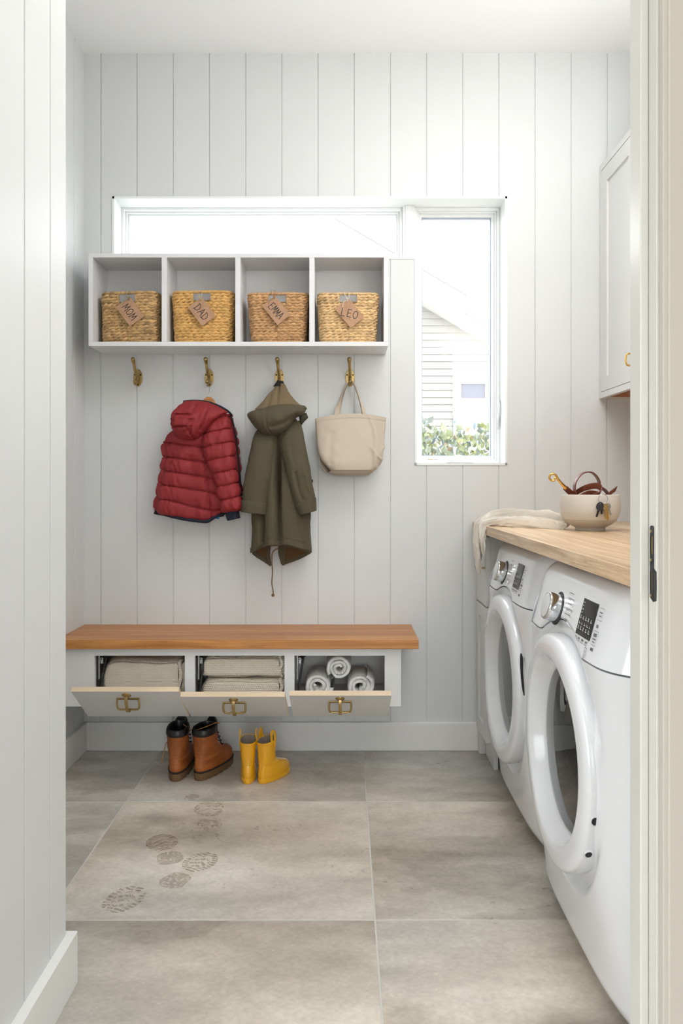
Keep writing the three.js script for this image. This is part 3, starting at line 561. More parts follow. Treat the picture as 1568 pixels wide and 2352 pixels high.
// ---- kraft tags, hand-lettered
const kraftTex = dataTex(256, 256, (u, v) => { const t = (fbm(u, v, 90, 90, 2, 201) - 0.5) * 34 + (fbm(u, v, 10, 14, 3, 211) - 0.5) * 16; return [182 + t, 143 + t, 113 + t]; });
const LET = { M: [[[0, 0], [0.12, 1], [0.5, 0.3], [0.86, 1], [1, 0]]], O: [[[0.5, 1], [0.08, 0.72], [0.05, 0.28], [0.45, 0], [0.9, 0.26], [0.95, 0.7], [0.6, 1], [0.45, 0.98]]], D: [[[0.12, 0], [0.1, 1]], [[-0.02, 1], [0.6, 0.9], [0.95, 0.5], [0.7, 0.1], [0, 0]]], A: [[[0, 0], [0.48, 1], [1, 0]], [[0.2, 0.38], [0.84, 0.4]]], E: [[[0.85, 1], [0.1, 0.97], [0.08, 0.02], [0.9, 0]], [[0.1, 0.5], [0.72, 0.53]]], L: [[[0.1, 1], [0.06, 0], [0.8, 0.04]]] };
function kraftTag(word, label, x, y, ang, w, h, twineHex, lean = 0) {
  const t = thing('kraft_tag', label, 'tag', [x, y, -2.8765], 'name tags on the baskets'); t.rotation.set(-0.05, 0, ang);
  const s = rectPath(-w / 2, w / 2, -h / 2, h / 2), ho = new THREE.Path(); ho.absarc(-w / 2 + 0.008, h / 2 - 0.011, 0.0028, 0, Math.PI * 2, true); s.holes.push(ho);
  const g = extrude(s, 0.001, 0.0002); const km = std(0xffffff, 0.85, { map: kraftTex }); metreUV(g, 'x', 6); part('card', g, km, t);
  const ink = [], lw = w * 0.72 / word.length, hh = h * 0.44;
  [...word].forEach((ch, k) => { for (const ln of LET[ch]) { const pts = ln.map(([a, b]) => [-w * 0.38 + (k + a * 0.78 + 0.08) * lw + 0.003, -hh / 2 + b * hh + 0.0012 * Math.sin(k * 2.3) - 0.002 + k * 0.0006, 0]); 
    const soft = ch === 'O' || (ch === 'D' && pts.length > 2); const c = soft ? tube(pts, 0.00135, 36, 6) : join(pts.slice(1).map((p, i) => tube([pts[i], [(pts[i][0] + p[0]) / 2 + 0.0002, (pts[i][1] + p[1]) / 2, 0], p], 0.00135, 6, 6))); ink.push(c); } });
  const ig = join(ink); ig.rotateZ(lean); ig.scale(1, 1, 0.18); ig.translate(0, 0, 0.0014); part('lettering', ig, std(0x20242a, 0.7), t, 'hand-lettered word ' + word);
  const hx = -w / 2 + 0.008, hy = h / 2 - 0.011, c = Math.cos(-ang), sn = Math.sin(-ang), rot = (a, b, z) => [hx + a * c - b * sn, hy + a * sn + b * c, z];
  const tw = [tube([rot(0, 0, 0.002), rot(0.006, 0.016, 0.003), rot(0.004, 0.032, 0.0), rot(-0.004, 0.034, -0.004)], 0.0011, 24, 6), tube([rot(0, 0, 0.002), rot(-0.004, 0.014, 0.004), rot(-0.012, 0.03, 0.001), rot(-0.010, 0.036, -0.003)], 0.0011, 24, 6), tube([rot(0.001, 0.006, 0.003), rot(-0.012, -0.002, 0.005), rot(-0.018, -0.014, 0.004), rot(-0.019, -0.02, 0.003)], 0.0012, 24, 6), tube([rot(0.0, 0.008, 0.004), rot(0.004, 0.011, 0.006), rot(0, 0.013, 0.004), rot(-0.004, 0.01, 0.005), rot(0.001, 0.007, 0.006)], 0.0013, 24, 6)];
  part('twine', join(tw), std(twineHex, 0.9), t, 'knotted twine');
}
kraftTag('MOM', 'kraft paper tag lettered MOM', -0.8025, 1.7065, -0.94, 0.092, 0.066, 0x9a8a70);
kraftTag('DAD', 'kraft paper tag lettered DAD', -0.5325, 1.7065, -0.92, 0.090, 0.065, 0xcdb790);
kraftTag('EMMA', 'kraft paper tag lettered EMMA', -0.253, 1.711, -0.885, 0.092, 0.063, 0xa98460);
kraftTag('LEO', 'kraft paper tag lettered LEO', 0.022, 1.701, -0.88, 0.094, 0.066, 0xe2d8c4, 0.66);

// ================================================================ COAT HOOKS
function coatHook(label, x) {
  const t = thing('coat_hook', label, 'coat hook', [x, 1.4816, -BACK], 'brass coat hooks under the shelf');
  const s = new THREE.Shape(); s.absellipse(0, 0, 0.0185, 0.0345, 0, Math.PI * 2);
  const g = extrude(s, 0.003, 0.0016, 2, 28); part('back_plate', g, M.brass, t);
  part('upper_prong', tube([[0, 0.002, 0.004], [0, 0.008, 0.024], [-0.001, 0.028, 0.044], [-0.002, 0.05, 0.054], [-0.003, 0.064, 0.064]], u => mix(0.0052, 0.0062, u) + 0.0028 * smooth(0.75, 1, u), 40, 10), M.brass, t);
  part('lower_prong', tube([[0, 0.004, 0.006], [0, -0.010, 0.020], [0, -0.026, 0.032], [0, -0.030, 0.042], [0, -0.021, 0.049]], u => mix(0.0066, 0.0055, u) + 0.0014 * smooth(0.8, 1, u), 30, 10), M.brass, t);
  for (const [a, b] of [[-0.0115, 0.011], [0.0115, 0.011], [0, -0.0275]]) { const c = new THREE.SphereGeometry(0.0034, 12, 6, 0, Math.PI * 2, 0, Math.PI / 2); c.scale(1, 0.5, 1); c.rotateX(Math.PI / 2); c.translate(a, b, 0.0046); part('screw', join([c, box(a - 0.0026, a + 0.0026, b - 0.0004, b + 0.0004, 0.0058, 0.0066)]), std(0x4f3d1e, 0.5, { metalness: 0.8 }), t); }
}
[['empty brass coat hook nearest the left corner', 317], ['brass coat hook holding the wire of the wooden hanger', 480.5], ['brass coat hook holding the olive parka', 641.5], ['brass coat hook holding the canvas tote', 803.5]].forEach(([l, p]) => coatHook(l, (p - 789) / 576.4));
// ================================================================ HANGING CLOTHES (each drawn on its own flat pattern grid, then given depth)
const sheetOf = (X0, K) => ({ at: (u, v, z) => [X0 + u * K, 1.5853 - v * K, z], inv: (x, y) => [(x - X0) / K, (1.5853 - y) / K] });
const rowsOf = (S, rows) => rows.map(([l, r, z, th, dzl = 0]) => { const a = S.at(l[0], l[1], z), b = S.at(r[0], r[1], z); return [(a[0] + b[0]) / 2, (a[1] + b[1]) / 2, z, (b[0] - a[0]) / 2, (b[1] - a[1]) / 2, dzl, 0, 0, th]; });
const groove = (d, w) => Math.exp(-(d * d) / (w * w));
function segDist(px, py, pts) { let m = 1e9; for (let i = 0; i < pts.length - 1; i++) { const [ax, ay] = pts[i], [bx, by] = pts[i + 1], dx = bx - ax, dy = by - ay, t = clamp(((px - ax) * dx + (py - ay) * dy) / (dx * dx + dy * dy), 0, 1); m = Math.min(m, Math.hypot(px - ax - dx * t, py - ay - dy * t)); } return m; }
// ---- wooden hanger
const J = sheetOf(-0.7753, 3.0164e-4);
{
  const t = thing('clothes_hanger', 'wooden clothes hanger with a wire hook inside the red jacket', 'hanger');
  const P = (u, v) => { const q = J.at(u, v, 0); return [q[0], q[1]]; };
  const s = new THREE.Shape(); s.moveTo(...P(560, 860)); s.quadraticCurveTo(...P(690, 700), ...P(742, 690)); s.bezierCurveTo(...P(770, 590), ...P(880, 590), ...P(905, 690)); s.quadraticCurveTo(...P(980, 730), ...P(1050, 880)); s.lineTo(...P(1000, 910)); s.quadraticCurveTo(...P(900, 780), ...P(820, 770)); s.quadraticCurveTo(...P(700, 780), ...P(600, 900)); s.closePath();
  const g = extrude(s, 0.009, 0.0025, 2, 16); g.translate(0, 0, -2.996); part('yoke', metreUV(g, 'x'), M.hangerWood, t);
  part('wire_hook', tube([J.at(768, 492, -2.998), J.at(790, 452, -3.0), J.at(815, 432, -3.004), J.at(850, 430, -3.004), J.at(868, 462, -3.002), J.at(855, 512, -2.998), J.at(832, 560, -2.993), J.at(829, 640, -2.991)], 0.0015, 50, 8), M.steel, t);
}
// ---- red puffer jacket
{
  const t = thing('puffer_jacket', 'red quilted hooded puffer jacket with navy trim on a hanger', 'jacket');
  const pf = f => Math.pow(Math.max(0, Math.sin(Math.PI * f)), 0.38);
  const quilt = (u, v, u0, v0, sl, pitch, A, sd) => {
    const q = (v - v0 - sl * (u - u0)) / pitch + 0.06 * n2(u * 0.012, v * 0.004, sd), f = q - Math.floor(q), e = Math.min(f, 1 - f);
    const pucker = (1 - smooth(0.0, 0.38, e)) * n2(u * 0.05, Math.floor(q + 0.5) * 7.3 + v * 0.004, sd + 1) * 0.0065;
    const drape = 0.010 * n2(u * 0.013 + v * 0.003, v * 0.0035, sd + 2) + 0.005 * n2(u * 0.034 - v * 0.008, v * 0.011, sd + 3);
    return A * 0.72 * (pf(f) - 0.72) + pucker + drape - 0.006 * groove(e * pitch, 5);
  };
  // left sleeve, behind the body
  part('sleeve', loft(rowsOf(J, [[[300, 1150], [400, 1120], -3.0, 0.012], [[228, 1235], [360, 1230], -2.998, 0.03], [[225, 1380], [350, 1370], -2.996, 0.036], [[195, 1560], [330, 1550], -2.995, 0.036], [[160, 1725], [300, 1720], -2.995, 0.036], [[128, 1900], [270, 1900], -2.995, 0.034], [[104, 2050], [250, 2065], -2.995, 0.03], [[130, 2085], [240, 2100], -2.995, 0.02]]), { nt: 48, ns: 90, e: 0.75, disp: (v, th, x, y) => { const [a, b] = J.inv(x, y); return quilt(a, b, 200, 1385, 0.12, 172, 0.010, 21); } }), M.puffer, t);
  part('cuff', loft(rowsOf(J, [[[140, 2065], [300, 2090], -2.993, 0.022], [[118, 2110], [296, 2135], -2.993, 0.024], [[116, 2130], [290, 2160], -2.993, 0.022], [[150, 2140], [270, 2160], -2.993, 0.01]]), { nt: 32, ns: 16 }), M.navy, t, 'navy ribbed cuff');
  // body
  const seamS = [[760, 1290], [815, 1450], [840, 1800], [885, 2140]];
  part('body', loft(rowsOf(J, [[[560, 800], [1020, 800], -2.99, 0.015], [[430, 960], [1080, 900], -2.985, 0.034], [[318, 1120], [1105, 1080], -2.98, 0.046], [[285, 1220], [1110, 1200], -2.978, 0.05], [[290, 1390], [1105, 1380], -2.978, 0.05], [[258, 1560], [1100, 1560], -2.978, 0.05], [[206, 1750], [1095, 1740], -2.978, 0.05], [[186, 1940], [1080, 1920], -2.978, 0.05], [[192, 2080], [1050, 2060], -2.98, 0.046], [[215, 2120], [1030, 2100], -2.982, 0.036]]), {
    nt: 150, ns: 190, e: 0.62, back: 0.8, disp: (v, th, x, y) => {
      const [a, b] = J.inv(x, y); if (Math.sin(th) < 0) return 0;
      const crease = -0.010 * groove(a - (640 + 28 * Math.sin(b * 0.008)), 20) * smooth(1180, 1300, b) * (0.55 + n2(b * 0.012, 1, 3)) - 0.007 * groove(a - (560 + 0.05 * b + 20 * Math.sin(b * 0.013)), 16) * smooth(1200, 1400, b) * (0.5 + n2(b * 0.02, 9, 3));
      return quilt(a, b, 300, 1215, 0.15, 183.5, 0.017, 31) + crease - 0.012 * groove(segDist(a, b, seamS), 11);
    },
    warp: (x, y, z, v) => [x, y - 0.032 * smooth(0.72, 1, v) * (q => Math.exp(-Math.pow((q - 830) / (q < 830 ? 480 : 150), 2)))(J.inv(x, y)[0]), z] }), M.puffer, t);
  part('hem_band', tube([J.at(212, 2108, -2.968), J.at(300, 2142, -2.955), J.at(480, 2182, -2.945), J.at(660, 2210, -2.94), J.at(825, 2224, -2.94), J.at(890, 2190, -2.945), J.at(960, 2150, -2.95), J.at(1040, 2118, -2.96)], 0.0062, 60, 10), M.navy, t, 'navy elastic hem');
  part('hem_lining', loft(rowsOf(J, [[[230, 2090], [1030, 2080], -2.99, 0.03], [[300, 2150], [1020, 2120], -2.992, 0.026]]), { nt: 40, ns: 8, warp: (x, y, z, v) => [x, y - 0.022 * Math.exp(-Math.pow((J.inv(x, y)[0] - 800) / 300, 2)), z] }), M.black, t);
  part('care_label', box(...[930, 972].map(u => J.at(u, 0, 0)[0]), J.at(0, 2196, 0)[1], J.at(0, 2165, 0)[1], -2.972, -2.970, 0.0005), std(0x1f7fb8, 0.6), t, 'small blue label');
  // front edge with the zip beyond the right sleeve
  part('front_panel', loft(rowsOf(J, [[[1010, 830], [1120, 845], -2.985, 0.008], [[1040, 960], [1160, 960], -2.985, 0.014], [[1080, 1150], [1205, 1150], -2.985, 0.016], [[1100, 1400], [1228, 1400], -2.985, 0.016], [[1110, 1650], [1246, 1650], -2.985, 0.014], [[1120, 1880], [1258, 1880], -2.985, 0.01]]), { nt: 32, ns: 60, disp: (v, th, x, y) => { const [a, b] = J.inv(x, y); return quilt(a, b, 1100, 1000, 0.1, 120, 0.006, 41); } }), M.puffer, t);
  part('zip_tape', ribbon([[...J.at(1118, 850, -2.966), 0.0035, 0, 0.001], [...J.at(1150, 960, -2.962), 0.0035, 0, 0.001], [...J.at(1192, 1150, -2.96), 0.0035, 0, 0.001], [...J.at(1218, 1400, -2.96), 0.0035, 0, 0.001], [...J.at(1240, 1650, -2.962), 0.003, 0, 0.001], [...J.at(1258, 1900, -2.966), 0.003, 0, 0.001]], 0.004, 50), M.black, t);
  // right sleeve
  part('sleeve', loft(rowsOf(J, [[[960, 850], [1070, 842], -2.962, 0.014], [[900, 930], [1092, 900], -2.954, 0.034], [[835, 1060], [1115, 1020], -2.948, 0.046], [[778, 1225], [1150, 1180], -2.945, 0.054], [[815, 1420], [1190, 1375], -2.944, 0.052], [[882, 1610], [1218, 1560], -2.944, 0.05], [[935, 1790], [1242, 1750], -2.944, 0.048], [[975, 1950], [1262, 1920], -2.944, 0.046], [[1012, 2070], [1284, 2035], -2.944, 0.043], [[1035, 2112], [1274, 2086], -2.944, 0.03]]), {
    nt: 96, ns: 170, e: 0.72, disp: (v, th, x, y) => { const [a, b] = J.inv(x, y); return quilt(a, b, 1000, 1068, -0.20, 177, 0.013, 51); } }), M.puffer, t);
  part('cuff', loft(rowsOf(J, [[[1060, 2100], [1240, 2075], -2.944, 0.026], [[1066, 2150], [1242, 2125], -2.944, 0.028], [[1090, 2215], [1254, 2178], -2.944, 0.027]]), { nt: 40, ns: 20, open: [1], disp: (v, th) => 0.0007 * Math.sin(th * 46) }), M.navy, t, 'navy ribbed cuff');
  part('cuff_lining', loft(rowsOf(J, [[[1070, 2130], [1240, 2110], -2.944, 0.022], [[1095, 2205], [1248, 2172], -2.944, 0.022]]), { nt: 30, ns: 8 }), M.black, t);
  // hood
  const hs1 = [[688, 745], [660, 860], [600, 1000], [640, 1110], [700, 1180]], hs2 = [[720, 745], [670, 900], [655, 1110]], hs3 = [[870, 765], [830, 920], [785, 1060]], hs4 = [[520, 700], [455, 840], [420, 1000]];
  const hl = [[[440, 868], [640, 882]], [[425, 1030], [598, 1032]]];
  part('hood', loft(rowsOf(J, [[[528, 690], [1098, 820], -2.955, 0.018], [[460, 770], [1075, 845], -2.945, 0.036], [[408, 880], [1005, 895], -2.936, 0.054], [[398, 985], [915, 965], -2.932, 0.062], [[425, 1075], [845, 1045], -2.932, 0.06], [[480, 1145], [790, 1115], -2.936, 0.05], [[545, 1190], [735, 1168], -2.942, 0.036], [[610, 1208], [690, 1200], -2.948, 0.014]]), {
    nt: 120, ns: 130, e: 0.7, disp: (v, th, x, y) => { const [a, b] = J.inv(x, y); if (Math.sin(th) < 0.05) return 0; let k = 0.004 * n2(a * 0.02, b * 0.012, 61) + 0.006 * n2(a * 0.008, b * 0.006, 62);
      for (const s of [hs1, hs2, hs3, hs4, ...hl]) { const d = segDist(a, b, s); k -= 0.0095 * groove(d, 12) - 0.003 * groove(d - 32, 26) - n2(a * 0.06 + b * 0.06, 3, 8) * 0.004 * groove(d, 45); } return k * smooth(0, 0.1, v); },
    warp: (x, y, z, v) => [x, y + 0.017 * (1 - smooth(0, 0.4, v)) * Math.sin(Math.PI * clamp((J.inv(x, y)[0] - 528) / 570, 0, 1)), z] }), M.puffer, t);
  part('hood_trim', tube([J.at(530, 690, -2.952), J.at(640, 684, -2.95), J.at(800, 700, -2.946), J.at(950, 742, -2.942), J.at(1060, 792, -2.942), J.at(1112, 832, -2.95), J.at(1128, 852, -2.956)], u => 0.004 + 0.0022 * Math.sin(Math.PI * Math.min(1, u * 1.2)), 60, 10), M.navy, t, 'navy hood binding');
  part('hood_lining', loft(rowsOf(J, [[[830, 700], [930, 712], -2.965, 0.006], [[850, 680], [960, 735], -2.965, 0.012], [[880, 720], [1000, 770], -2.965, 0.01]]), { nt: 24, ns: 14 }), fabric(0x6d6468, grainBump, 0.04, 0.001), t, 'grey fleece lining');
  const sn = new THREE.SphereGeometry(0.0032, 12, 8); sn.translate(...J.at(1138, 858, -2.954)); part('snap', sn, M.black, t);
}
// ---- olive parka
{
  const S = sheetOf(-0.4206, 4.2377e-4), t = thing('parka', 'olive green hooded parka with a fleece-lined hood hung by its loop', 'coat');
  const cloth = (a, b, sd, A = 1) => A * (0.007 * n2(a * 0.010 + b * 0.002, b * 0.0028, sd) + 0.0035 * n2(a * 0.028 - b * 0.006, b * 0.008, sd + 1) + 0.0012 * n2(a * 0.07, b * 0.05, sd + 2));
  // back body with a deep centre pleat
  const pleat = [[385, 780], [395, 1000], [392, 1200], [405, 1450], [417, 1800]];
  part('body', loft(rowsOf(S, [[[300, 640], [540, 620], -2.99, 0.02], [[215, 760], [600, 720], -2.985, 0.034], [[200, 900], [630, 880], -2.98, 0.044], [[190, 1100], [640, 1080], -2.98, 0.046], [[170, 1300], [660, 1280], -2.978, 0.05], [[150, 1500], [680, 1480], -2.975, 0.056], [[150, 1650], [688, 1640], -2.973, 0.06], [[140, 1790], [700, 1780], -2.972, 0.062]]), {
    nt: 150, ns: 150, e: 0.72, back: 0.75, open: [1], disp: (v, th, x, y) => {
      const [a, b] = S.inv(x, y); if (Math.sin(th) < 0) return 0; let k = cloth(a, b, 71);
      const d = segDist(a, b, pleat), w = smooth(760, 1300, b);
      k += -0.092 * groove(d, 13) * (0.3 + 0.7 * w) + 0.020 * w * groove(a - 345, 60) + 0.012 * w * groove(a - 500, 70) - 0.026 * groove(a - 258, 20) * smooth(1420, 1560, b);
      k -= 0.003 * groove(b - 1120 - 4 * Math.sin(a * 0.2), 7) * smooth(320, 350, a) * (1 - smooth(440, 470, a));
      k -= 0.0022 * groove(segDist(a, b, [[500, 1180], [530, 1450], [535, 1790]]), 6) + 0.002 * groove(b - 1735, 5);
      return k; },
    warp: (x, y, z, v) => { const a = S.inv(x, y)[0]; return [x, y - 0.028 * smooth(0.75, 1, v) * (smooth(470, 690, a) * 0.9 + (1 - smooth(150, 262, a)) * 1.2), z]; } }), M.parka, t);
  // the long front halves seen below the back hem: lining inside, olive hem
  const half = (pts, z, mat, nm, hemPts) => {
    const s = poly(pts.map(p => { const q = S.at(p[0], p[1], 0); return [q[0], q[1]]; })); const g = extrude(s, 0.003, 0.0008); g.translate(0, 0, z); const m = part(nm, g, mat, t);
    part('front_hem', ribbon(hemPts.map(p => [...S.at(p[0], p[1], z + 0.005), 0.002, 0.0085, 0]), 0.004, 40, { disp: (v, th, x, y) => 0.0016 * n2(x * 220, y * 220, 3) }), M.parka, t); return m; };
  half([[175, 1640], [300, 1640], [300, 1960], [325, 2002], [230, 1950], [150, 1890], [160, 1840]], -3.004, M.lining, 'front_half', [[150, 1868], [190, 1900], [245, 1932], [318, 1985]]);
  half([[400, 1640], [660, 1640], [685, 1830], [696, 1870], [600, 1930], [430, 1998], [395, 1880]], -3.008, M.lining, 'front_half', [[694, 1862], [620, 1905], [540, 1938], [428, 1978]]);
  part('fly_edge', ribbon([[...S.at(308, 1790, -2.985), 0.008, 0, 0], [...S.at(300, 1880, -2.985), 0.007, 0, 0], [...S.at(318, 1990, -2.99), 0.004, 0, 0]], 0.006, 20), M.parka, t);
  part('fly_edge', ribbon([[...S.at(440, 1780, -2.99), 0.02, 0, 0], [...S.at(425, 1880, -2.99), 0.015, 0, 0], [...S.at(430, 1985, -2.995), 0.006, 0, 0]], 0.005, 20), M.parka, t);
  const hemLine = [[142, 1862], [200, 1838], [258, 1806], [330, 1792], [412, 1790], [470, 1792], [560, 1812], [640, 1842], [700, 1858]];
  part('back_hem', ribbon(hemLine.map(p => [...S.at(p[0], p[1] - 12, -2.972 + 0.062 * 0.72 * Math.pow(1 - Math.pow((p[0] - 420) / 290, 2), 0.5) + 0.012 * groove(p[0] - 335, 70)), 0, 0.010, 0]), 0.003, 60), M.parka, t);
  // sleeves
  part('sleeve', loft(rowsOf(S, [[[250, 690], [360, 720], -2.975, 0.016], [[185, 780], [372, 830], -2.962, 0.036], [[152, 920], [368, 930], -2.952, 0.046], [[115, 1080], [348, 1060], -2.944, 0.048], [[88, 1230], [332, 1200], -2.94, 0.048], [[74, 1340], [312, 1320], -2.938, 0.046], [[70, 1420], [300, 1425], -2.938, 0.044]]), { nt: 80, ns: 110, e: 0.8, disp: (v, th, x, y) => { const [a, b] = S.inv(x, y); return cloth(a, b, 81, 1.1); } }), M.parka, t);
  part('cuff', loft(rowsOf(S, [[[68, 1385], [302, 1412], -2.938, 0.047], [[66, 1400], [303, 1430], -2.938, 0.051], [[64, 1480], [296, 1505], -2.938, 0.051], [[66, 1492], [286, 1518], -2.938, 0.047]]), { nt: 64, ns: 20, open: [1], disp: (v, th, x, y) => 0.0011 * Math.sin(th * 30) * smooth(0.05, 0.3, v) * (1 - smooth(0.5, 0.7, v)) + 0.001 * n2(th * 4, v * 3, 4) }), M.parka, t);
  part('cuff_lining', loft(rowsOf(S, [[[72, 1450], [292, 1470], -2.938, 0.042], [[72, 1486], [284, 1512], -2.938, 0.042]]), { nt: 40, ns: 6, open: [0] }), fabric(0xa98c62, grainBump, 0.05, 0.002), t, 'tan fleece lining');
  part('sleeve', loft(rowsOf(S, [[[480, 690], [600, 660], -2.972, 0.016], [[432, 800], [628, 790], -2.96, 0.036], [[414, 930], [660, 940], -2.952, 0.046], [[442, 1060], [688, 1110], -2.945, 0.048], [[482, 1200], [710, 1250], -2.94, 0.046], [[528, 1345], [724, 1350], -2.937, 0.043], [[558, 1440], [730, 1385], -2.936, 0.04]]), { nt: 80, ns: 110, e: 0.8, disp: (v, th, x, y) => { const [a, b] = S.inv(x, y); return cloth(a, b, 91, 1.2) - 0.007 * groove(segDist(a, b, [[560, 1150], [580, 1280], [620, 1380]]), 16) - 0.004 * groove(segDist(a, b, [[640, 1180], [660, 1290], [700, 1360]]), 12); } }), M.parka, t);
  part('cuff', loft(rowsOf(S, [[[556, 1430], [736, 1366], -2.936, 0.044], [[554, 1442], [742, 1372], -2.936, 0.048], [[590, 1515], [748, 1470], -2.936, 0.048], [[606, 1524], [742, 1484], -2.936, 0.044]]), { nt: 56, ns: 20, open: [1], disp: (v, th) => 0.001 * Math.sin(th * 24) * smooth(0.05, 0.3, v) * (1 - smooth(0.5, 0.7, v)) }), M.parka, t);
  part('cuff_lining', loft(rowsOf(S, [[[590, 1470], [735, 1430], -2.936, 0.038], [[612, 1515], [738, 1478], -2.936, 0.038]]), { nt: 40, ns: 6, open: [0] }), M.black, t);
  const tab = new THREE.SphereGeometry(0.004, 10, 8); tab.scale(0.8, 1.6, 1); tab.translate(...S.at(708, 1215, -2.945)); part('sleeve_button', tab, M.black, t);
  part('collar_flap', loft(rowsOf(S, [[[585, 600], [648, 592], -2.965, 0.01], [[588, 640], [668, 632], -2.962, 0.012], [[596, 680], [640, 665], -2.962, 0.01], [[602, 708], [612, 702], -2.962, 0.005]]), { nt: 24, ns: 24, disp: (v, th, x, y) => 0.003 * n2(x * 90, y * 90, 3) }), fabric(0x3f3a2c, canvasBump, 0.02, 0.0004), t);
  const sb = lathe([[0, 0.002], [0.0035, 0.0015], [0.0042, 0]], 14); sb.rotateX(Math.PI / 2); sb.translate(...S.at(610, 618, -2.952)); part('snap', sb, M.darkMetal, t);
  // hood: outer shell turned down, fleece cone above it, hanging loop
  part('fleece_lining', loft(rowsOf(S, [[[378, 318], [446, 322], -2.988, 0.016], [[340, 380], [482, 385], -2.984, 0.028], [[285, 440], [522, 445], -2.978, 0.040], [[235, 505], [570, 500], -2.972, 0.052], [[185, 560], [612, 535], -2.968, 0.056], [[180, 600], [620, 590], -2.966, 0.05]]), { nt: 110, ns: 80, e: 0.85, disp: (v, th, x, y) => { const [a, b] = S.inv(x, y); return 0.010 * n2(a * 0.014 + (a - 410) * 0.02 * (1 - v), b * 0.003, 95) - 0.014 * groove(a - (400 - (b - 320) * 0.02), 14) * (1 - v * 0.4) - 0.011 * groove(a - (330 - (b - 400) * 0.15), 16) * smooth(0.25, 0.5, v) + 0.0028 * n2(a * 0.16, b * 0.16, 96); } }), fabric(0xb59c78, grainBump, 0.03, 0.006), t, 'tan curly fleece');
  const hoodSeam = [[300, 545], [300, 640], [310, 740], [350, 805]];
  part('hood', loft(rowsOf(S, [[[150, 588], [640, 540], -2.958, 0.050], [[122, 606], [662, 562], -2.95, 0.062], [[128, 640], [630, 600], -2.944, 0.068], [[160, 690], [560, 655], -2.94, 0.068], [[205, 740], [512, 710], -2.94, 0.062], [[255, 785], [458, 760], -2.944, 0.048], [[300, 806], [400, 795], -2.95, 0.025]]), { nt: 120, ns: 90, e: 0.8, disp: (v, th, x, y) => { const [a, b] = S.inv(x, y); return cloth(a, b, 98, 1.0) - 0.005 * groove(segDist(a, b, hoodSeam), 8) - 0.012 * groove(segDist(a, b, [[350, 730], [470, 700], [570, 630]]), 22) - 0.0025 * groove(b - (575 - (a - 400) * 0.02), 6) * smooth(350, 380, a); },
    warp: (x, y, z, v) => { const a = S.inv(x, y)[0]; return [x, y + 0.014 * (1 - smooth(0, 0.3, v)) * groove(a - 420, 190), z]; } }), M.parka, t);
  part('hang_loop', loft(rowsOf(S, [[[376, 286], [432, 290], -2.998, 0.006], [[372, 300], [440, 305], -2.994, 0.014], [[345, 342], [452, 342], -2.988, 0.02]]), { nt: 30, ns: 16, e: 0.7 }), M.black, t);
  part('draw_cord', join([tube([S.at(402, 1826, -2.94), S.at(372, 1838, -2.938), S.at(346, 1872, -2.94), S.at(340, 1950, -2.95), S.at(342, 2050, -2.965), S.at(334, 2150, -2.975), S.at(344, 2225, -2.98), S.at(346, 2262, -2.982)], u => 0.0023 + 0.0005 * Math.sin(u * 150), 150, 8), (() => { const k = new THREE.SphereGeometry(0.0065, 14, 10); k.translate(...S.at(343, 2265, -2.982)); return k; })()]), fabric(0x8a6d4a, grainBump, 0.01, 0.001), t, 'brown draw cord with a knot');
}
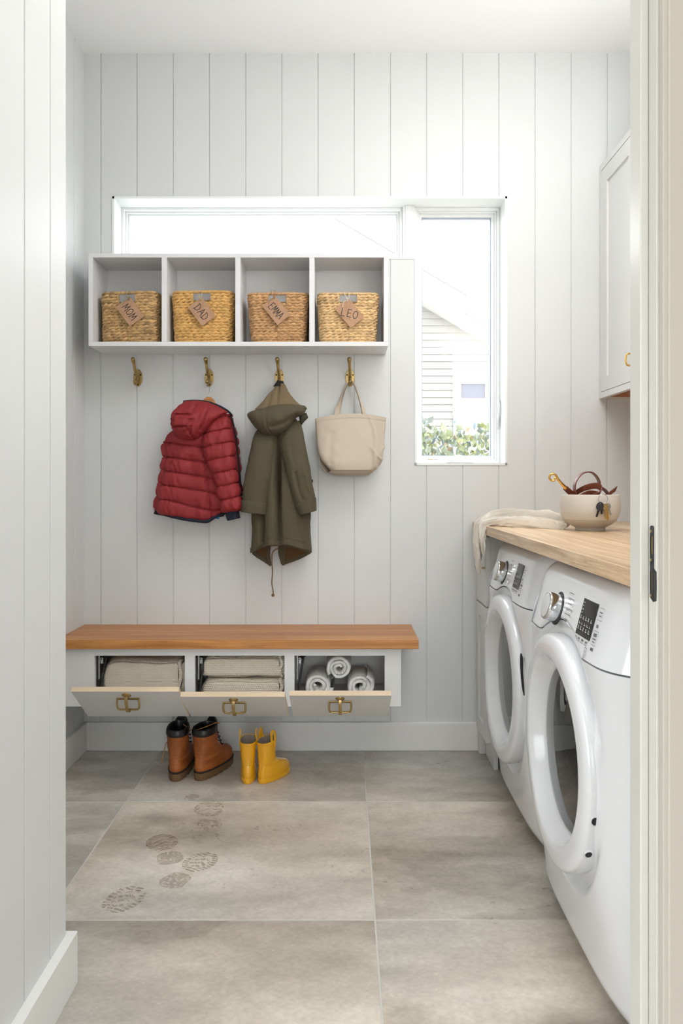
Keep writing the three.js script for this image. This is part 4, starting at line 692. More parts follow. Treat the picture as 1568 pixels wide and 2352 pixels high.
// ---- canvas tote
{
  const S = sheetOf(-0.1503, 2.370e-4), t = thing('tote_bag', 'plain cream canvas tote bag hanging by two handles', 'bag');
  const top = a => -0.0165 * Math.pow(Math.abs((a - 780) / 580), 2) * 1.0;
  part('bag_body', loft(rowsOf(S, [[[162, 1062], [1322, 1062], -3.0, 0.010], [[164, 1080], [1322, 1080], -3.0, 0.012], [[170, 1200], [1326, 1200], -2.996, 0.018], [[182, 1420], [1308, 1420], -2.988, 0.028], [[210, 1640], [1286, 1640], -2.98, 0.038], [[250, 1790], [1258, 1790], -2.976, 0.044], [[330, 1910], [1200, 1900], -2.974, 0.047], [[410, 1990], [1146, 1985], -2.974, 0.047], [[430, 2004], [1138, 1998], -2.974, 0.045]]), {
    nt: 130, ns: 120, e: 0.5, back: 1, disp: (v, th, x, y) => { const [a, b] = S.inv(x, y); if (Math.sin(th) < 0) return 0;
      const cr = [[[1060, 1110], [1130, 1300], [1160, 1500], [1120, 1720], [1140, 1960]], [[1290, 1600], [1160, 1790], [1110, 1950]], [[1080, 1620], [1160, 1760], [1250, 1830]]];
      let k = 0.006 * n2(a * 0.0035, b * 0.003, 101) + 0.0025 * n2(a * 0.012, b * 0.009, 102); for (const s of cr) k += 0.0045 * groove(segDist(a, b, s), 22);
      k -= 0.004 * groove(segDist(a, b, [[440, 1400], [405, 1600], [400, 1880]]), 60); 
      k += 0.0022 * (1 - smooth(1128, 1140, b - (-top(a)) / 2.37e-4 * 0)) * 0.9; return k; },
    warp: (x, y, z, v) => { const a = S.inv(x, y)[0]; return [x, y + top(a) * (1 - smooth(0, 0.75, v)), z]; } }), M.tote, t);
  // boxed bottom
  part('bottom_gusset', loft(rowsOf(S, [[[420, 1998], [1142, 1992], -2.978, 0.042], [[395, 2020], [1110, 2030], -2.984, 0.045], [[400, 2050], [1075, 2055], -2.994, 0.042], [[520, 2082], [1050, 2076], -3.006, 0.03]]), { nt: 60, ns: 20, e: 0.5 }), M.tote, t);
  const corner = (a, b, c, d) => part('gusset_fold', ribbon([[...S.at(...a, -2.985), 0.004, 0.003, -0.02], [...S.at(...b, -2.985), 0.008, 0.004, -0.02], [...S.at(...c, -2.99), 0.006, 0.003, -0.018]], 0.003, 20), M.tote, t);
  corner([255, 1800], [310, 1930], [385, 2022]); corner([1262, 1790], [1215, 1890], [1130, 1995]);
  // handles
  const P = (u, v, z, wx, wz, wy = 0) => [...S.at(u, v, z), wx, wy, wz];
  const strap = r => part('handle', ribbon(r, 0.0022, 70, { disp: (v, th, x, y) => 0.0004 * Math.sin(th * 2) }), M.tote, t);
  strap([P(510, 1110, -2.986, 0.0085, 0), P(530, 980, -2.988, 0.008, 0.002), P(565, 850, -2.99, 0.005, 0.006), P(625, 680, -2.998, 0.003, 0.008), P(690, 560, -3.004, 0.002, 0.0085), P(745, 512, -3.008, 0.001, 0.009), P(800, 550, -3.004, 0.002, -0.0085), P(862, 690, -2.998, 0.003, -0.008), P(915, 850, -2.99, 0.004, -0.007), P(955, 980, -2.988, 0.007, -0.003), P(985, 1110, -2.986, 0.0085, 0)]);
  strap([P(540, 1100, -3.006, 0.0085, 0), P(562, 960, -3.008, 0.008, 0.002), P(600, 820, -3.01, 0.006, 0.006), P(655, 660, -3.014, 0.0035, 0.008), P(712, 545, -3.016, 0.002, 0.0085), P(750, 520, -3.018, 0.001, 0.009), P(785, 545, -3.016, 0.002, -0.0085), P(838, 640, -3.014, 0.0035, -0.008), P(890, 780, -3.01, 0.005, -0.007), P(940, 950, -3.008, 0.007, -0.003), P(970, 1100, -3.006, 0.0085, 0)]);
}

// ================================================================ RIGHT SIDE: CUPBOARDS AND COUNTER
const CT = 0.9073;
{
  const t = thing('countertop', 'oak countertop running over the two washing machines', 'countertop');
  part('slab', metreUV(box(0.5135, RIGHT, CT - 0.033, CT, -BACK, -1.205, 0.0014), 'z'), M.counterOak, t);
  part('upstand', metreUV(box(0.99, RIGHT, CT, CT + 0.001, -BACK, -BACK + 0.006, 0), 'x'), M.counterOak, t);
}
{
  const t = thing('base_cabinet', 'narrow white shaker base cabinet between washer and back wall', 'cabinet');
  const X = 0.527, d0 = 2.835;
  part('carcass', box(X + 0.018, RIGHT, 0.09, CT - 0.034, -BACK, -d0), M.joinery, t);
  part('toe_kick', box(X + 0.03, X + 0.045, 0.0, 0.09, -BACK, -2.836), M.joinery, t); part('foot', box(X + 0.004, X + 0.03, 0, 0.095, -BACK + 0.016, -BACK + 0.05, 0.002), M.joinery, t);
  const dr = part('drawer_front', box(X, X + 0.018, 0.604, CT - 0.045, -BACK + 0.004, -d0, 0.0015), M.joinery, t);
  part('knob', join([box(X - 0.022, X, 0.742, 0.749, -2.862, -2.855, 0.001), box(X - 0.024, X - 0.018, 0.7405, 0.7505, -2.94, -2.85, 0.002)]), M.brass, dr);
  const do_ = new THREE.Group(); do_.name = 'door'; t.add(do_);
  part('stile', box(X, X + 0.018, 0.098, 0.598, -BACK + 0.004, -BACK + 0.05, 0.001), M.joinery, do_); part('stile', box(X, X + 0.018, 0.098, 0.598, -d0 - 0.046, -d0, 0.001), M.joinery, do_);
  part('rail', box(X, X + 0.018, 0.55, 0.598, -BACK + 0.05, -d0 - 0.046, 0.001), M.joinery, do_); part('rail', box(X, X + 0.018, 0.098, 0.15, -BACK + 0.05, -d0 - 0.046, 0.001), M.joinery, do_);
  part('panel', box(X + 0.008, X + 0.014, 0.14, 0.56, -BACK + 0.045, -d0 - 0.04), M.joinery, do_);
}
{
  const t = thing('wall_cabinet', 'white shaker wall cabinet high on the right wall', 'cabinet');
  const X = 1.017, y0 = 1.398, y1 = 2.322;
  part('carcass', join([box(X + 0.02, RIGHT, y0 + 0.012, y1, -BACK, -1.9), box(X + 0.02, RIGHT, y0, y0 + 0.012, -BACK, -BACK + 0.014)]), M.joinery, t);
  part('underside', metreUV(box(X + 0.02, RIGHT, y0 + 0.006, y0 + 0.012, -BACK + 0.014, -1.9), 'z'), oak(0xc89050, 0.5), t, 'bare oak underside');
  const fr = [box(X, X + 0.02, y0, y1, -BACK, -BACK + 0.0245, 0.001), box(X, X + 0.02, y1 - 0.0245, y1, -BACK + 0.0245, -1.9, 0.001), box(X, X + 0.02, y0, y0 + 0.0235, -BACK + 0.0245, -1.9, 0.001), box(X, X + 0.02, y0 + 0.0235, y1 - 0.0245, -1.925, -1.9, 0.001)];
  part('face_frame', join(fr), M.joinery, t);
  for (const [a, b, hx] of [[3.0235, 2.68, 2.712], [2.678, 2.304, 2.65], [2.302, 1.927, 1.96]]) {
    const d = new THREE.Group(); d.name = 'door'; t.add(d); const ya = y0 + 0.0258, yb = y1 - 0.0268, s = 0.06;
    part('stile', box(X + 0.001, X + 0.019, ya, yb, -a, -a + s, 0.001), M.joinery, d); part('stile', box(X + 0.001, X + 0.019, ya, yb, -b - s, -b, 0.001), M.joinery, d);
    part('rail', box(X + 0.001, X + 0.019, yb - s, yb, -a + s, -b - s, 0.001), M.joinery, d); part('rail', box(X + 0.001, X + 0.019, ya, ya + s * 0.9, -a + s, -b - s, 0.001), M.joinery, d);
    part('panel', box(X + 0.008, X + 0.014, ya + 0.04, yb - 0.05, -a + 0.05, -b - 0.05), M.joinery, d);
    const hd = part('handle', tube([[X, 1.478, -hx], [X - 0.014, 1.482, -hx], [X - 0.018, 1.50, -hx], [X - 0.014, 1.518, -hx], [X, 1.522, -hx]], 0.0035, 24, 8), M.gold, d);
  }
}
// ================================================================ WASHING MACHINES
function printTexture(w, h, draw) { const c = document.createElement('canvas'); c.width = w; c.height = h; const x = c.getContext('2d'); x.clearRect(0, 0, w, h); draw(x, w, h); const t = new THREE.CanvasTexture(c); t.colorSpace = THREE.SRGBColorSpace; return t; }
function washer(name, label, category, dc, off, kind) {
  const W = 0.70, Yt = 0.862, cy = kind === 'near' ? 0.462 : 0.441, X0 = 0.55, RK = kind === 'near' ? 0.966 : 0.99;
  const t = thing(name, label, category, [off, 0, -dc]);
  // local: x towards the wall, z along the row (k > 0 is away from the camera -> z = -k)
  const bowAt = y => mix(0.036, 0.07, smooth(0.02, 0.34, y));
  const tiltIn = y => 0.27 * Math.max(0, y - 0.70) + (y > 0.820 ? 0.05 * (1 - Math.sqrt(Math.max(0, 1 - Math.pow((y - 0.820) / (Yt + 0.0004 - 0.820), 2)))) : 0);
  const front0 = (k, y) => { const a = Math.abs(2 * k / W); return X0 - bowAt(y) * (1 - Math.pow(a, mix(4, 8, smooth(0.02, 0.34, y)))) + 0.026 * Math.pow(a, 18) + tiltIn(y) + (y < 0.06 ? 0.02 * Math.pow((0.06 - y) / 0.04, 2) : 0); };
  const front = (k, y) => { const r = Math.hypot(k, y - cy); return front0(k, y) + 0.020 * (1 - smooth(0.268, 0.296, r)) * smooth(0.06, 0.2, Math.abs(y - cy)); };
  const seam = k => Math.max(0.703, Math.abs(k) < 0.287 ? cy + Math.sqrt(0.287 * 0.287 - k * k) : 0);
  const y0 = 0.022, gap = 0.0018;
  const shell = (ya, yb, nu, nv, hole) => {
    const pos = [], idx = []; const ks = []; for (let i = 0; i <= nu; i++) { const u = i / nu * 2 - 1; ks.push(Math.sign(u) * (1 - Math.pow(1 - Math.abs(u), 1.25)) * W / 2); }
    for (let j = 0; j <= nv; j++) for (let i = 0; i <= nu; i++) { const k = ks[i], y = mix(ya(k), yb(k), j / nv); pos.push(front(k, y), y, -k); }
    for (let j = 0; j < nv; j++) for (let i = 0; i < nu; i++) {
      const k = ks[i], y = mix(ya(k), yb(k), (j + 0.5) / nv); if (hole && Math.hypot(k, y - cy) < 0.2) continue;
      const a = j * (nu + 1) + i; idx.push(a, a + 1, a + nu + 2, a, a + nu + 2, a + nu + 1);
    }
    const g = new THREE.BufferGeometry(); g.setAttribute('position', new THREE.Float32BufferAttribute(pos, 3)); g.setIndex(idx); g.computeVertexNormals();
    // returns along the edges, back to the carcass
    const rim = (list) => gridMesh(list.length - 1, 1, (u, v, i, j) => { const p = list[i]; return j ? [Math.max(p[0] + 0.03, p[3] ?? 0), p[1], p[2]] : p; });
    const L = []; for (let j = 0; j <= nv; j++) { const y = mix(ya(-W / 2), yb(-W / 2), j / nv); L.push([front(-W / 2, y), y, W / 2, 1.25]); }
    const L2 = L.map(p => [p[0], p[1], -W / 2, 1.25]), B = ks.map(k => [front(k, ya(k)), ya(k), -k]), T = ks.map(k => [front(k, yb(k)), yb(k), -k]);
    return join([g, rim(L), rim(L2), rim(B), rim(T)]);
  };
  part('lower_housing', shell(() => y0, k => seam(k) - gap, 120, 150, true), M.appliance, t);
  part('control_panel', shell(k => seam(k) + gap, () => Yt, 120, 44, false), M.appliance, t);
  part('lid', join([box(front(0, Yt) + 0.0, 1.25, Yt - 0.004, Yt + 0.0006, -W / 2 + 0.006, W / 2 - 0.006, 0.0015), box(0.66, 1.25, Yt, Yt + 0.006, -W / 2 + 0.02, W / 2 - 0.02, 0.003)]), M.appliance, t);
  part('seam_gasket', box(X0 + 0.04, X0 + 0.06, 0.69, 0.80, -W / 2 + 0.01, W / 2 - 0.01), M.gap, t);
  part('carcass', join([box(1.23, 1.25, 0.02, Yt - 0.006, -W / 2 + 0.001, W / 2 - 0.001), box(X0 + 0.04, 1.24, 0.022, 0.035, -W / 2 + 0.001, W / 2 - 0.001)]), M.appliance, t);
  for (const [a, b] of [[0.64, -0.3], [0.64, 0.3], [1.15, -0.3], [1.15, 0.3]]) { const c = new THREE.CylinderGeometry(0.02, 0.024, 0.022, 14); c.translate(a, 0.011, b); part('foot', c, M.black, t); }
  // door: ring, glass bowl, gasket and drum, all turned about the axis through the door's centre
  const DX = X0 - 0.07, lag = k => 0.012 * Math.pow(2 * k / W, 2);
  const turned = (prof, seg = 96) => { const g = lathe(prof.map(p => [p[0] * RK, p[1]]), seg); g.rotateZ(-Math.PI / 2); const p = g.attributes.position; for (let i = 0; i < p.count; i++) p.setX(i, p.getX(i) + lag(p.getZ(i))); g.translate(DX, cy, 0); g.computeVertexNormals(); return g; };
  const door = new THREE.Group(); door.name = 'door'; t.add(door);
  part('door_ring', turned([[0.180, 0.034], [0.186, 0.026], [0.188, 0.018], [0.193, 0.009], [0.203, -0.009], [0.2095, -0.0175], [0.2145, -0.0205], [0.222, -0.0215], [0.24, -0.021], [0.252, -0.0188], [0.2595, -0.0150], [0.2635, -0.0095], [0.265, 0.002], [0.264, 0.022], [0.25, 0.034]]), M.appliance, door);
  part('glass', turned([[0.190, 0.022], [0.180, 0.017], [0.15, 0.013], [0.10, 0.011], [0.05, 0.010], [0.0005, 0.010]]), phys(0x3f4246, 0.03, { transmission: 1, thickness: 0, ior: 1.5 }), door, 'dark porthole glass');
  part('glass_bowl', turned([[0.176, 0.03], [0.165, 0.07], [0.14, 0.11], [0.10, 0.13], [0.05, 0.137], [0.0005, 0.138]]), phys(0xb9bcbf, 0.05, { transmission: 1, thickness: 0, ior: 1.5 }), door);
  part('gasket', turned([[0.205, 0.03], [0.196, 0.045], [0.186, 0.06], [0.19, 0.085], [0.178, 0.10], [0.2, 0.115]]), M.rubber, t, 'grey rubber door seal');
  part('drum', turned([[0.2, 0.11], [0.232, 0.13], [0.235, 0.42], [0.2, 0.45], [0.0005, 0.46]]), std(0x4a4c4f, 0.35, { metalness: 0.7 }), t);
  for (const q of [0.3, 2.4, 4.5]) { const b = box(-0.015, 0.27, 0.185, 0.236, -0.022, 0.022, 0.01); b.rotateX(q); b.translate(DX + 0.14, cy, 0); part('drum_paddle', b, std(0x5f6164, 0.4), t); }
  if (kind === 'near') {                                  // dark hinge recesses on the near edge of the ring
    for (const y of [0.405, 0.325]) { const k = -Math.sqrt(RK * RK * 0.0702 - (y - cy) * (y - cy)), s = new THREE.CylinderGeometry(0.0085, 0.0085, 0.004, 20), x = DX + lag(k) - 0.003; s.rotateX(Math.PI / 2); s.scale(0.75, 1, 1); const an = Math.atan2(y - cy, -k); s.rotateX(-an); s.translate(x, y, -k); part('hinge_recess', s, M.black, door);
      const s2 = new THREE.TorusGeometry(0.0098, 0.0022, 8, 24); s2.scale(0.8, 1, 1); s2.rotateX(-an); s2.translate(x, y, -k); part('hinge_collar', s2, M.appliance, door); }
  } else {                                                // dark grip slot in the near edge
    const g = gridMesh(6, 30, (u, v) => { const an = mix(0.5, 0.05, v), r = 0.2662 * RK, k = -Math.cos(an) * r, y = cy + Math.sin(an) * r; return [DX + lag(k) + mix(-0.008, 0.005, u) * Math.sin(Math.PI * clamp(v * 1.02, 0.02, 0.98)) ** 0.4, y, -k + 0.0012]; });
    part('door_grip', g, M.black, door, 'black door grip slot');
  }
  // dial with chrome rim and its dark socket, placed square to the tilted panel
  const frame = (k, y) => { const e = 0.004, p = V(front(k, y), y, -k), ty = V(front(k, y + e) - front(k, y - e), 2 * e, 0).normalize(), tz = V(front(k - e, y) - front(k + e, y), 0, 2 * e).normalize(), n = tz.clone().cross(ty).normalize(); if (n.x > 0) n.negate(); return [p, ty, tz, n]; };
  const onPanel = (g, k, y) => { const [p, ty, tz, n] = frame(k, y); const m = new THREE.Matrix4().makeBasis(tz, ty, n); m.setPosition(p); g.applyMatrix4(m); return g; };
  const dk = 0.062, dy = 0.768, dial = new THREE.Group(); dial.name = 'dial'; t.add(dial);
  const turnZ = (prof) => { const g = lathe(prof, 40); g.rotateX(Math.PI / 2); return g; };
  part('socket', onPanel(turnZ([[0.0005, 0.0012], [0.0375, 0.0012], [0.0395, 0.0006], [0.040, -0.002]]), dk, dy), M.black, dial);
  part('chrome_ring', onPanel(turnZ([[0.033, 0.001], [0.0335, 0.012], [0.033, 0.026], [0.031, 0.0295], [0.028, 0.030]]), dk, dy), M.chrome, dial);
  part('cap', onPanel(turnZ([[0.0295, 0.0285], [0.027, 0.031], [0.014, 0.0325], [0.0005, 0.033]]), dk, dy), std(0xd9d9d8, 0.3), dial);
  part('start_button', onPanel(turnZ([[0.0005, 0.003], [0.008, 0.0028], [0.0095, 0.0015], [0.010, 0]]), -0.012, 0.742), M.appliance, t);
  // flat parts that follow the panel
  const patch = (k0, k1, y0_, y1_, lift, mat, nm, parent = t) => part(nm, gridMesh(16, 10, (u, v) => { const k = mix(k0, k1, u), y = mix(y0_, y1_, v), [p, , , n] = frame(k, y); return [p.x + n.x * lift, p.y + n.y * lift, p.z + n.z * lift, u, v]; }), mat, parent);
  const glassBlack = phys(0x1b1b1d, 0.2, { specularIntensity: 0.45 });
  const sA = kind === 'near' ? [-0.102, -0.192, 0.742, 0.816] : [-0.092, -0.17, 0.742, 0.815];
  patch(sA[0], sA[1], sA[2], sA[3], 0.0016, glassBlack, 'display');
  const legends = printTexture(512, 420, (x, w, h) => {      // small white legends in the display
    x.strokeStyle = '#e8e8e8'; x.fillStyle = '#e8e8e8'; x.lineWidth = 5;
    for (let r = 0; r < 3; r++) for (let c = 0; c < 5; c++) { const X = 40 + c * 92, Y = 225 + r * 62; x.fillRect(X, Y, 34 + ((c * 7 + r * 5) % 3) * 10, 7); if (r !== 1) { x.strokeRect(X + 4, Y - 28, 20, 18); } else x.fillRect(X, Y - 14, 22, 5); }
    for (let r = 0; r < 4; r++) x.fillRect(30, 40 + r * 40, 50 - (r % 2) * 18, 8);
  });
  patch(sA[0], sA[1], sA[2], sA[3], 0.0021, new THREE.MeshStandardMaterial({ map: legends, transparent: true, roughness: 0.5 }), 'display_legend');
  const words = printTexture(512, 512, (x, w, h) => {         // grey button legends down the side
    x.fillStyle = '#6e7072'; x.strokeStyle = '#8a8c8e'; x.lineWidth = 5;
    const rr = (a, b, c, d) => { x.beginPath(); x.moveTo(a + 14, b); x.lineTo(a + c - 14, b); x.quadraticCurveTo(a + c, b, a + c, b + 14); x.lineTo(a + c, b + d - 14); x.quadraticCurveTo(a + c, b + d, a + c - 14, b + d); x.lineTo(a + 14, b + d); x.quadraticCurveTo(a, b + d, a, b + d - 14); x.lineTo(a, b + 14); x.quadraticCurveTo(a, b, a + 14, b); x.stroke(); };
    rr(60, 20, 300, 130); x.fillRect(110, 60, 190, 12); x.fillRect(130, 100, 150, 12); x.fillRect(120, 200, 110, 34); rr(60, 270, 300, 150); x.fillRect(100, 295, 170, 36); x.fillRect(100, 350, 190, 12); x.fillRect(120, 382, 120, 12); x.fillRect(120, 450, 160, 34);
  });
  const pm = m => new THREE.MeshStandardMaterial({ map: m, transparent: true, roughness: 0.5 });
  patch(sA[1] - 0.004, sA[1] - 0.046, 0.722, 0.815, 0.0012, pm(words), 'button_legend');
  const cyc = printTexture(256, 512, (x) => { x.fillStyle = '#7a7c7e'; for (let k = 0; k < 7; k++) { const o = Math.abs(k - 3) * 9; x.fillRect(10 + o, 30 + k * 66, 14, 6); x.fillRect(60, 24 + k * 66, 96 + (k * 37 % 60), 9); if (k % 2) x.fillRect(60, 42 + k * 66, 60, 7); if (k > 0 && k < 5 && kind === 'near') { x.fillStyle = '#c0503c'; x.fillRect(188, 40 + k * 66, 22, 6); x.fillStyle = '#7a7c7e'; } } });
  patch(0.018, -0.058, 0.728, 0.818, 0.0010, pm(cyc), 'cycle_legend');
  const low = printTexture(256, 128, (x) => { x.fillStyle = '#77797b'; for (let k = 0; k < 4; k++) { x.fillRect(14 + k * 62, 22, 34, 26); x.fillRect(10 + k * 62, 66, 44, 9); } });
  patch(sA[0] + 0.006, sA[1] + 0.004, 0.722, 0.741, 0.0010, pm(low), 'key_legend');
  if (kind === 'near') { const ic = printTexture(128, 200, x => { x.strokeStyle = '#55585a'; x.lineWidth = 8; x.strokeRect(10, 10, 108, 180); x.lineWidth = 7; x.beginPath(); x.moveTo(36, 44); x.lineTo(60, 90); x.lineTo(88, 60); x.moveTo(60, 90); x.lineTo(74, 120); x.stroke(); x.beginPath(); x.arc(66, 146, 14, 0, 7); x.stroke(); }); patch(-0.176, -0.191, 0.706, 0.728, 0.0010, pm(ic), 'safety_icon'); }
  // detergent drawer grip at the far end of the panel
  const sc = kind === 'near' ? 1 : 0.9, gr = new THREE.SphereGeometry(0.03 * sc, 24, 14); gr.scale(1, 1.35, 0.16); part('drawer_grip', onPanel(gr, 0.285, 0.733), std(0xd9dee4, 0.2), t);
  patch(0.247, 0.2454, 0.712, 0.80, 0.0006, M.gap, 'drawer_seam');
  return t;
}
washer('washing_machine', 'white front-loader with a black door slot standing beside the base cabinet', 'washer', 2.455, 0.030, 'far');
washer('washing_machine', 'white front-loader with round hinge holes standing beside the doorway', 'washer', 1.735, 0.004, 'near');

// ================================================================ ON THE COUNTER
{
  const t = thing('ceramic_bowl', 'matte cream stoneware bowl on the oak counter', 'bowl', [0.806, CT, -2.505]);
  const bandTex = dataTex(64, 512, (u, v) => { const k = (fbm(u * 0.2, v, 2, 160, 2, 301) - 0.5) * 9; const low = v < 0.31; return low ? [190 + k, 181 + k, 170 + k] : [210 + k, 203 + k, 193 + k]; });
  const out = [[0.0005, 0.004], [0.044, 0.004], [0.046, 0], [0.0475, 0.001], [0.047, 0.009], [0.052, 0.0125], [0.068, 0.021], [0.082, 0.034], [0.0915, 0.052], [0.0955, 0.072], [0.0953, 0.094], [0.0925, 0.113], [0.0915, 0.1175], [0.0895, 0.1178], [0.0885, 0.115], [0.0905, 0.094], [0.0905, 0.072], [0.086, 0.052], [0.075, 0.034], [0.05, 0.02], [0.0005, 0.016]];
  const g = lathe(out, 96), p = g.attributes.position, uv = g.attributes.uv; for (let i = 0; i < p.count; i++) uv.setXY(i, uv.getX(i), p.getY(i) / 0.12);
  part('shell', g, std(0xffffff, 0.62, { map: bandTex }), t);
}
const leather = phys(0x6b3019, 0.38, { clearcoat: 0.3, clearcoatRoughness: 0.3, bumpMap: grainBump, bumpScale: 0.0002 });
{
  const t = thing('dog_leash', 'brown leather dog leash with a brass snap clip coiled in the bowl', 'leash'), B = (x, y, z) => [0.806 + x, CT + y, -2.505 + z];
  const band = (pts, nm) => part(nm, ribbon(pts.map(([x, y, z, wx, wy, wz]) => [...B(x, y, z), wx, wy, wz]), 0.0042, 80), leather, t);
  // big upright loop, hand grip of the leash
  band([[-0.045, 0.10, 0.02, 0.001, 0, 0.010], [-0.056, 0.128, 0.018, 0.001, 0, 0.010], [-0.052, 0.160, 0.014, 0.001, 0, 0.010], [-0.028, 0.186, 0.008, 0.001, 0, 0.010], [0.002, 0.190, 0.002, 0.001, 0, 0.010], [0.024, 0.172, -0.002, 0.001, 0, 0.010], [0.031, 0.146, 0.0, 0.001, 0, 0.010], [0.024, 0.122, 0.006, 0.001, 0, 0.010], [0.008, 0.108, 0.014, 0.001, 0, 0.010]], 'loop');
  band([[-0.058, 0.108, -0.03, 0, 0.010, 0.002], [-0.03, 0.136, 0.02, 0, 0.010, 0.002], [0.004, 0.146, 0.03, 0, 0.010, 0.002], [0.022, 0.140, 0.034, 0.002, 0.010, 0.002], [0.016, 0.122, 0.045, 0.004, 0.009, 0.003], [-0.01, 0.112, 0.05, 0.004, 0.009, 0.003]], 'coil');
  band([[-0.05, 0.108, 0.04, 0, 0.009, 0.003], [-0.02, 0.122, 0.048, 0, 0.009, 0.003], [0.014, 0.118, 0.045, 0, 0.009, 0.003]], 'coil');
  band([[0.028, 0.142, -0.02, 0.001, 0.002, 0.010], [0.044, 0.138, -0.016, 0.001, 0.002, 0.010], [0.058, 0.124, -0.01, 0.001, 0.002, 0.010], [0.066, 0.102, -0.004, 0.001, 0.002, 0.010]], 'coil');
  band([[0.055, 0.106, -0.03, 0.003, 0.009, 0.002], [0.078, 0.122, -0.034, 0.003, 0.009, 0.002], [0.098, 0.136, -0.036, 0.003, 0.009, 0.002]], 'end_tab');
  band([[-0.045, 0.106, 0.01, 0.007, 0.005, 0.004], [-0.066, 0.122, 0.012, 0.007, 0.005, 0.004], [-0.086, 0.140, 0.014, 0.006, 0.005, 0.004]], 'clip_strap');
  const cl = new THREE.Group(); cl.name = 'snap_clip'; t.add(cl);
  part('swivel', join([tube([B(-0.084, 0.139, 0.014), B(-0.092, 0.147, 0.014), B(-0.099, 0.155, 0.014)], u => 0.0062 - 0.002 * u, 14, 10), tube([B(-0.098, 0.154, 0.014), B(-0.110, 0.168, 0.014)], 0.0044, 8, 10)]), M.gold, cl, 'brass swivel');
  part('hook', join([tube([B(-0.109, 0.167, 0.014), B(-0.114, 0.178, 0.014), B(-0.124, 0.185, 0.014), B(-0.134, 0.181, 0.014), B(-0.137, 0.171, 0.014), B(-0.130, 0.163, 0.014), B(-0.120, 0.164, 0.014)], 0.0034, 40, 10), tube([B(-0.110, 0.168, 0.014), B(-0.116, 0.172, 0.016), B(-0.121, 0.170, 0.017)], 0.003, 10, 8)]), M.gold, cl, 'brass hook');
}
{
  const t = thing('key_ring', 'bunch of keys hanging over the rim of the bowl', 'keys', [0.814, CT + 0.105, -2.505 + 0.0985]);
  const rg = new THREE.TorusGeometry(0.0145, 0.0011, 8, 48); rg.translate(0, 0.0, 0.003); part('ring', rg, M.steel, t);
  const key = (x, y, a, mat, headMat, L, fob) => {
    const k = new THREE.Group(); k.name = 'key'; k.position.set(x, y, 0.003 + R(0, 0.004)); k.rotation.set(0, R(-0.5, 0.5), a); t.add(k);
    const s = new THREE.Shape(); s.absellipse(0, -0.012, fob ? 0.011 : 0.009, fob ? 0.014 : 0.0105, 0, Math.PI * 2); const h = new THREE.Path(); h.absarc(0, -0.0045, 0.0026, 0, Math.PI * 2, true); s.holes.push(h);
    part('bow', extrude(s, fob ? 0.005 : 0.002, 0.0006, 2, 20), headMat, k);
    const b = poly([[-0.0032, -0.02], [0.0032, -0.02], [0.0032, -L + 0.003], [0, -L], [-0.0032, -L + 0.003], [-0.0024, -L * 0.86], [-0.0036, -L * 0.8], [-0.0024, -L * 0.72], [-0.0036, -L * 0.64], [-0.0028, -L * 0.56]]); part('blade', extrude(b, 0.0018, 0.0003), mat, k);
  };
  key(-0.007, -0.012, -0.30, M.black, std(0x2b2d31, 0.45), 0.048, true); key(-0.002, -0.013, -0.1, M.black, M.black, 0.036, false);
  key(0.006, -0.013, 0.02, M.brass, M.brass, 0.05, false); key(0.009, -0.012, 0.12, M.gold, M.gold, 0.056, false); key(0.011, -0.011, 0.28, M.steel, M.steel, 0.043, false);
}
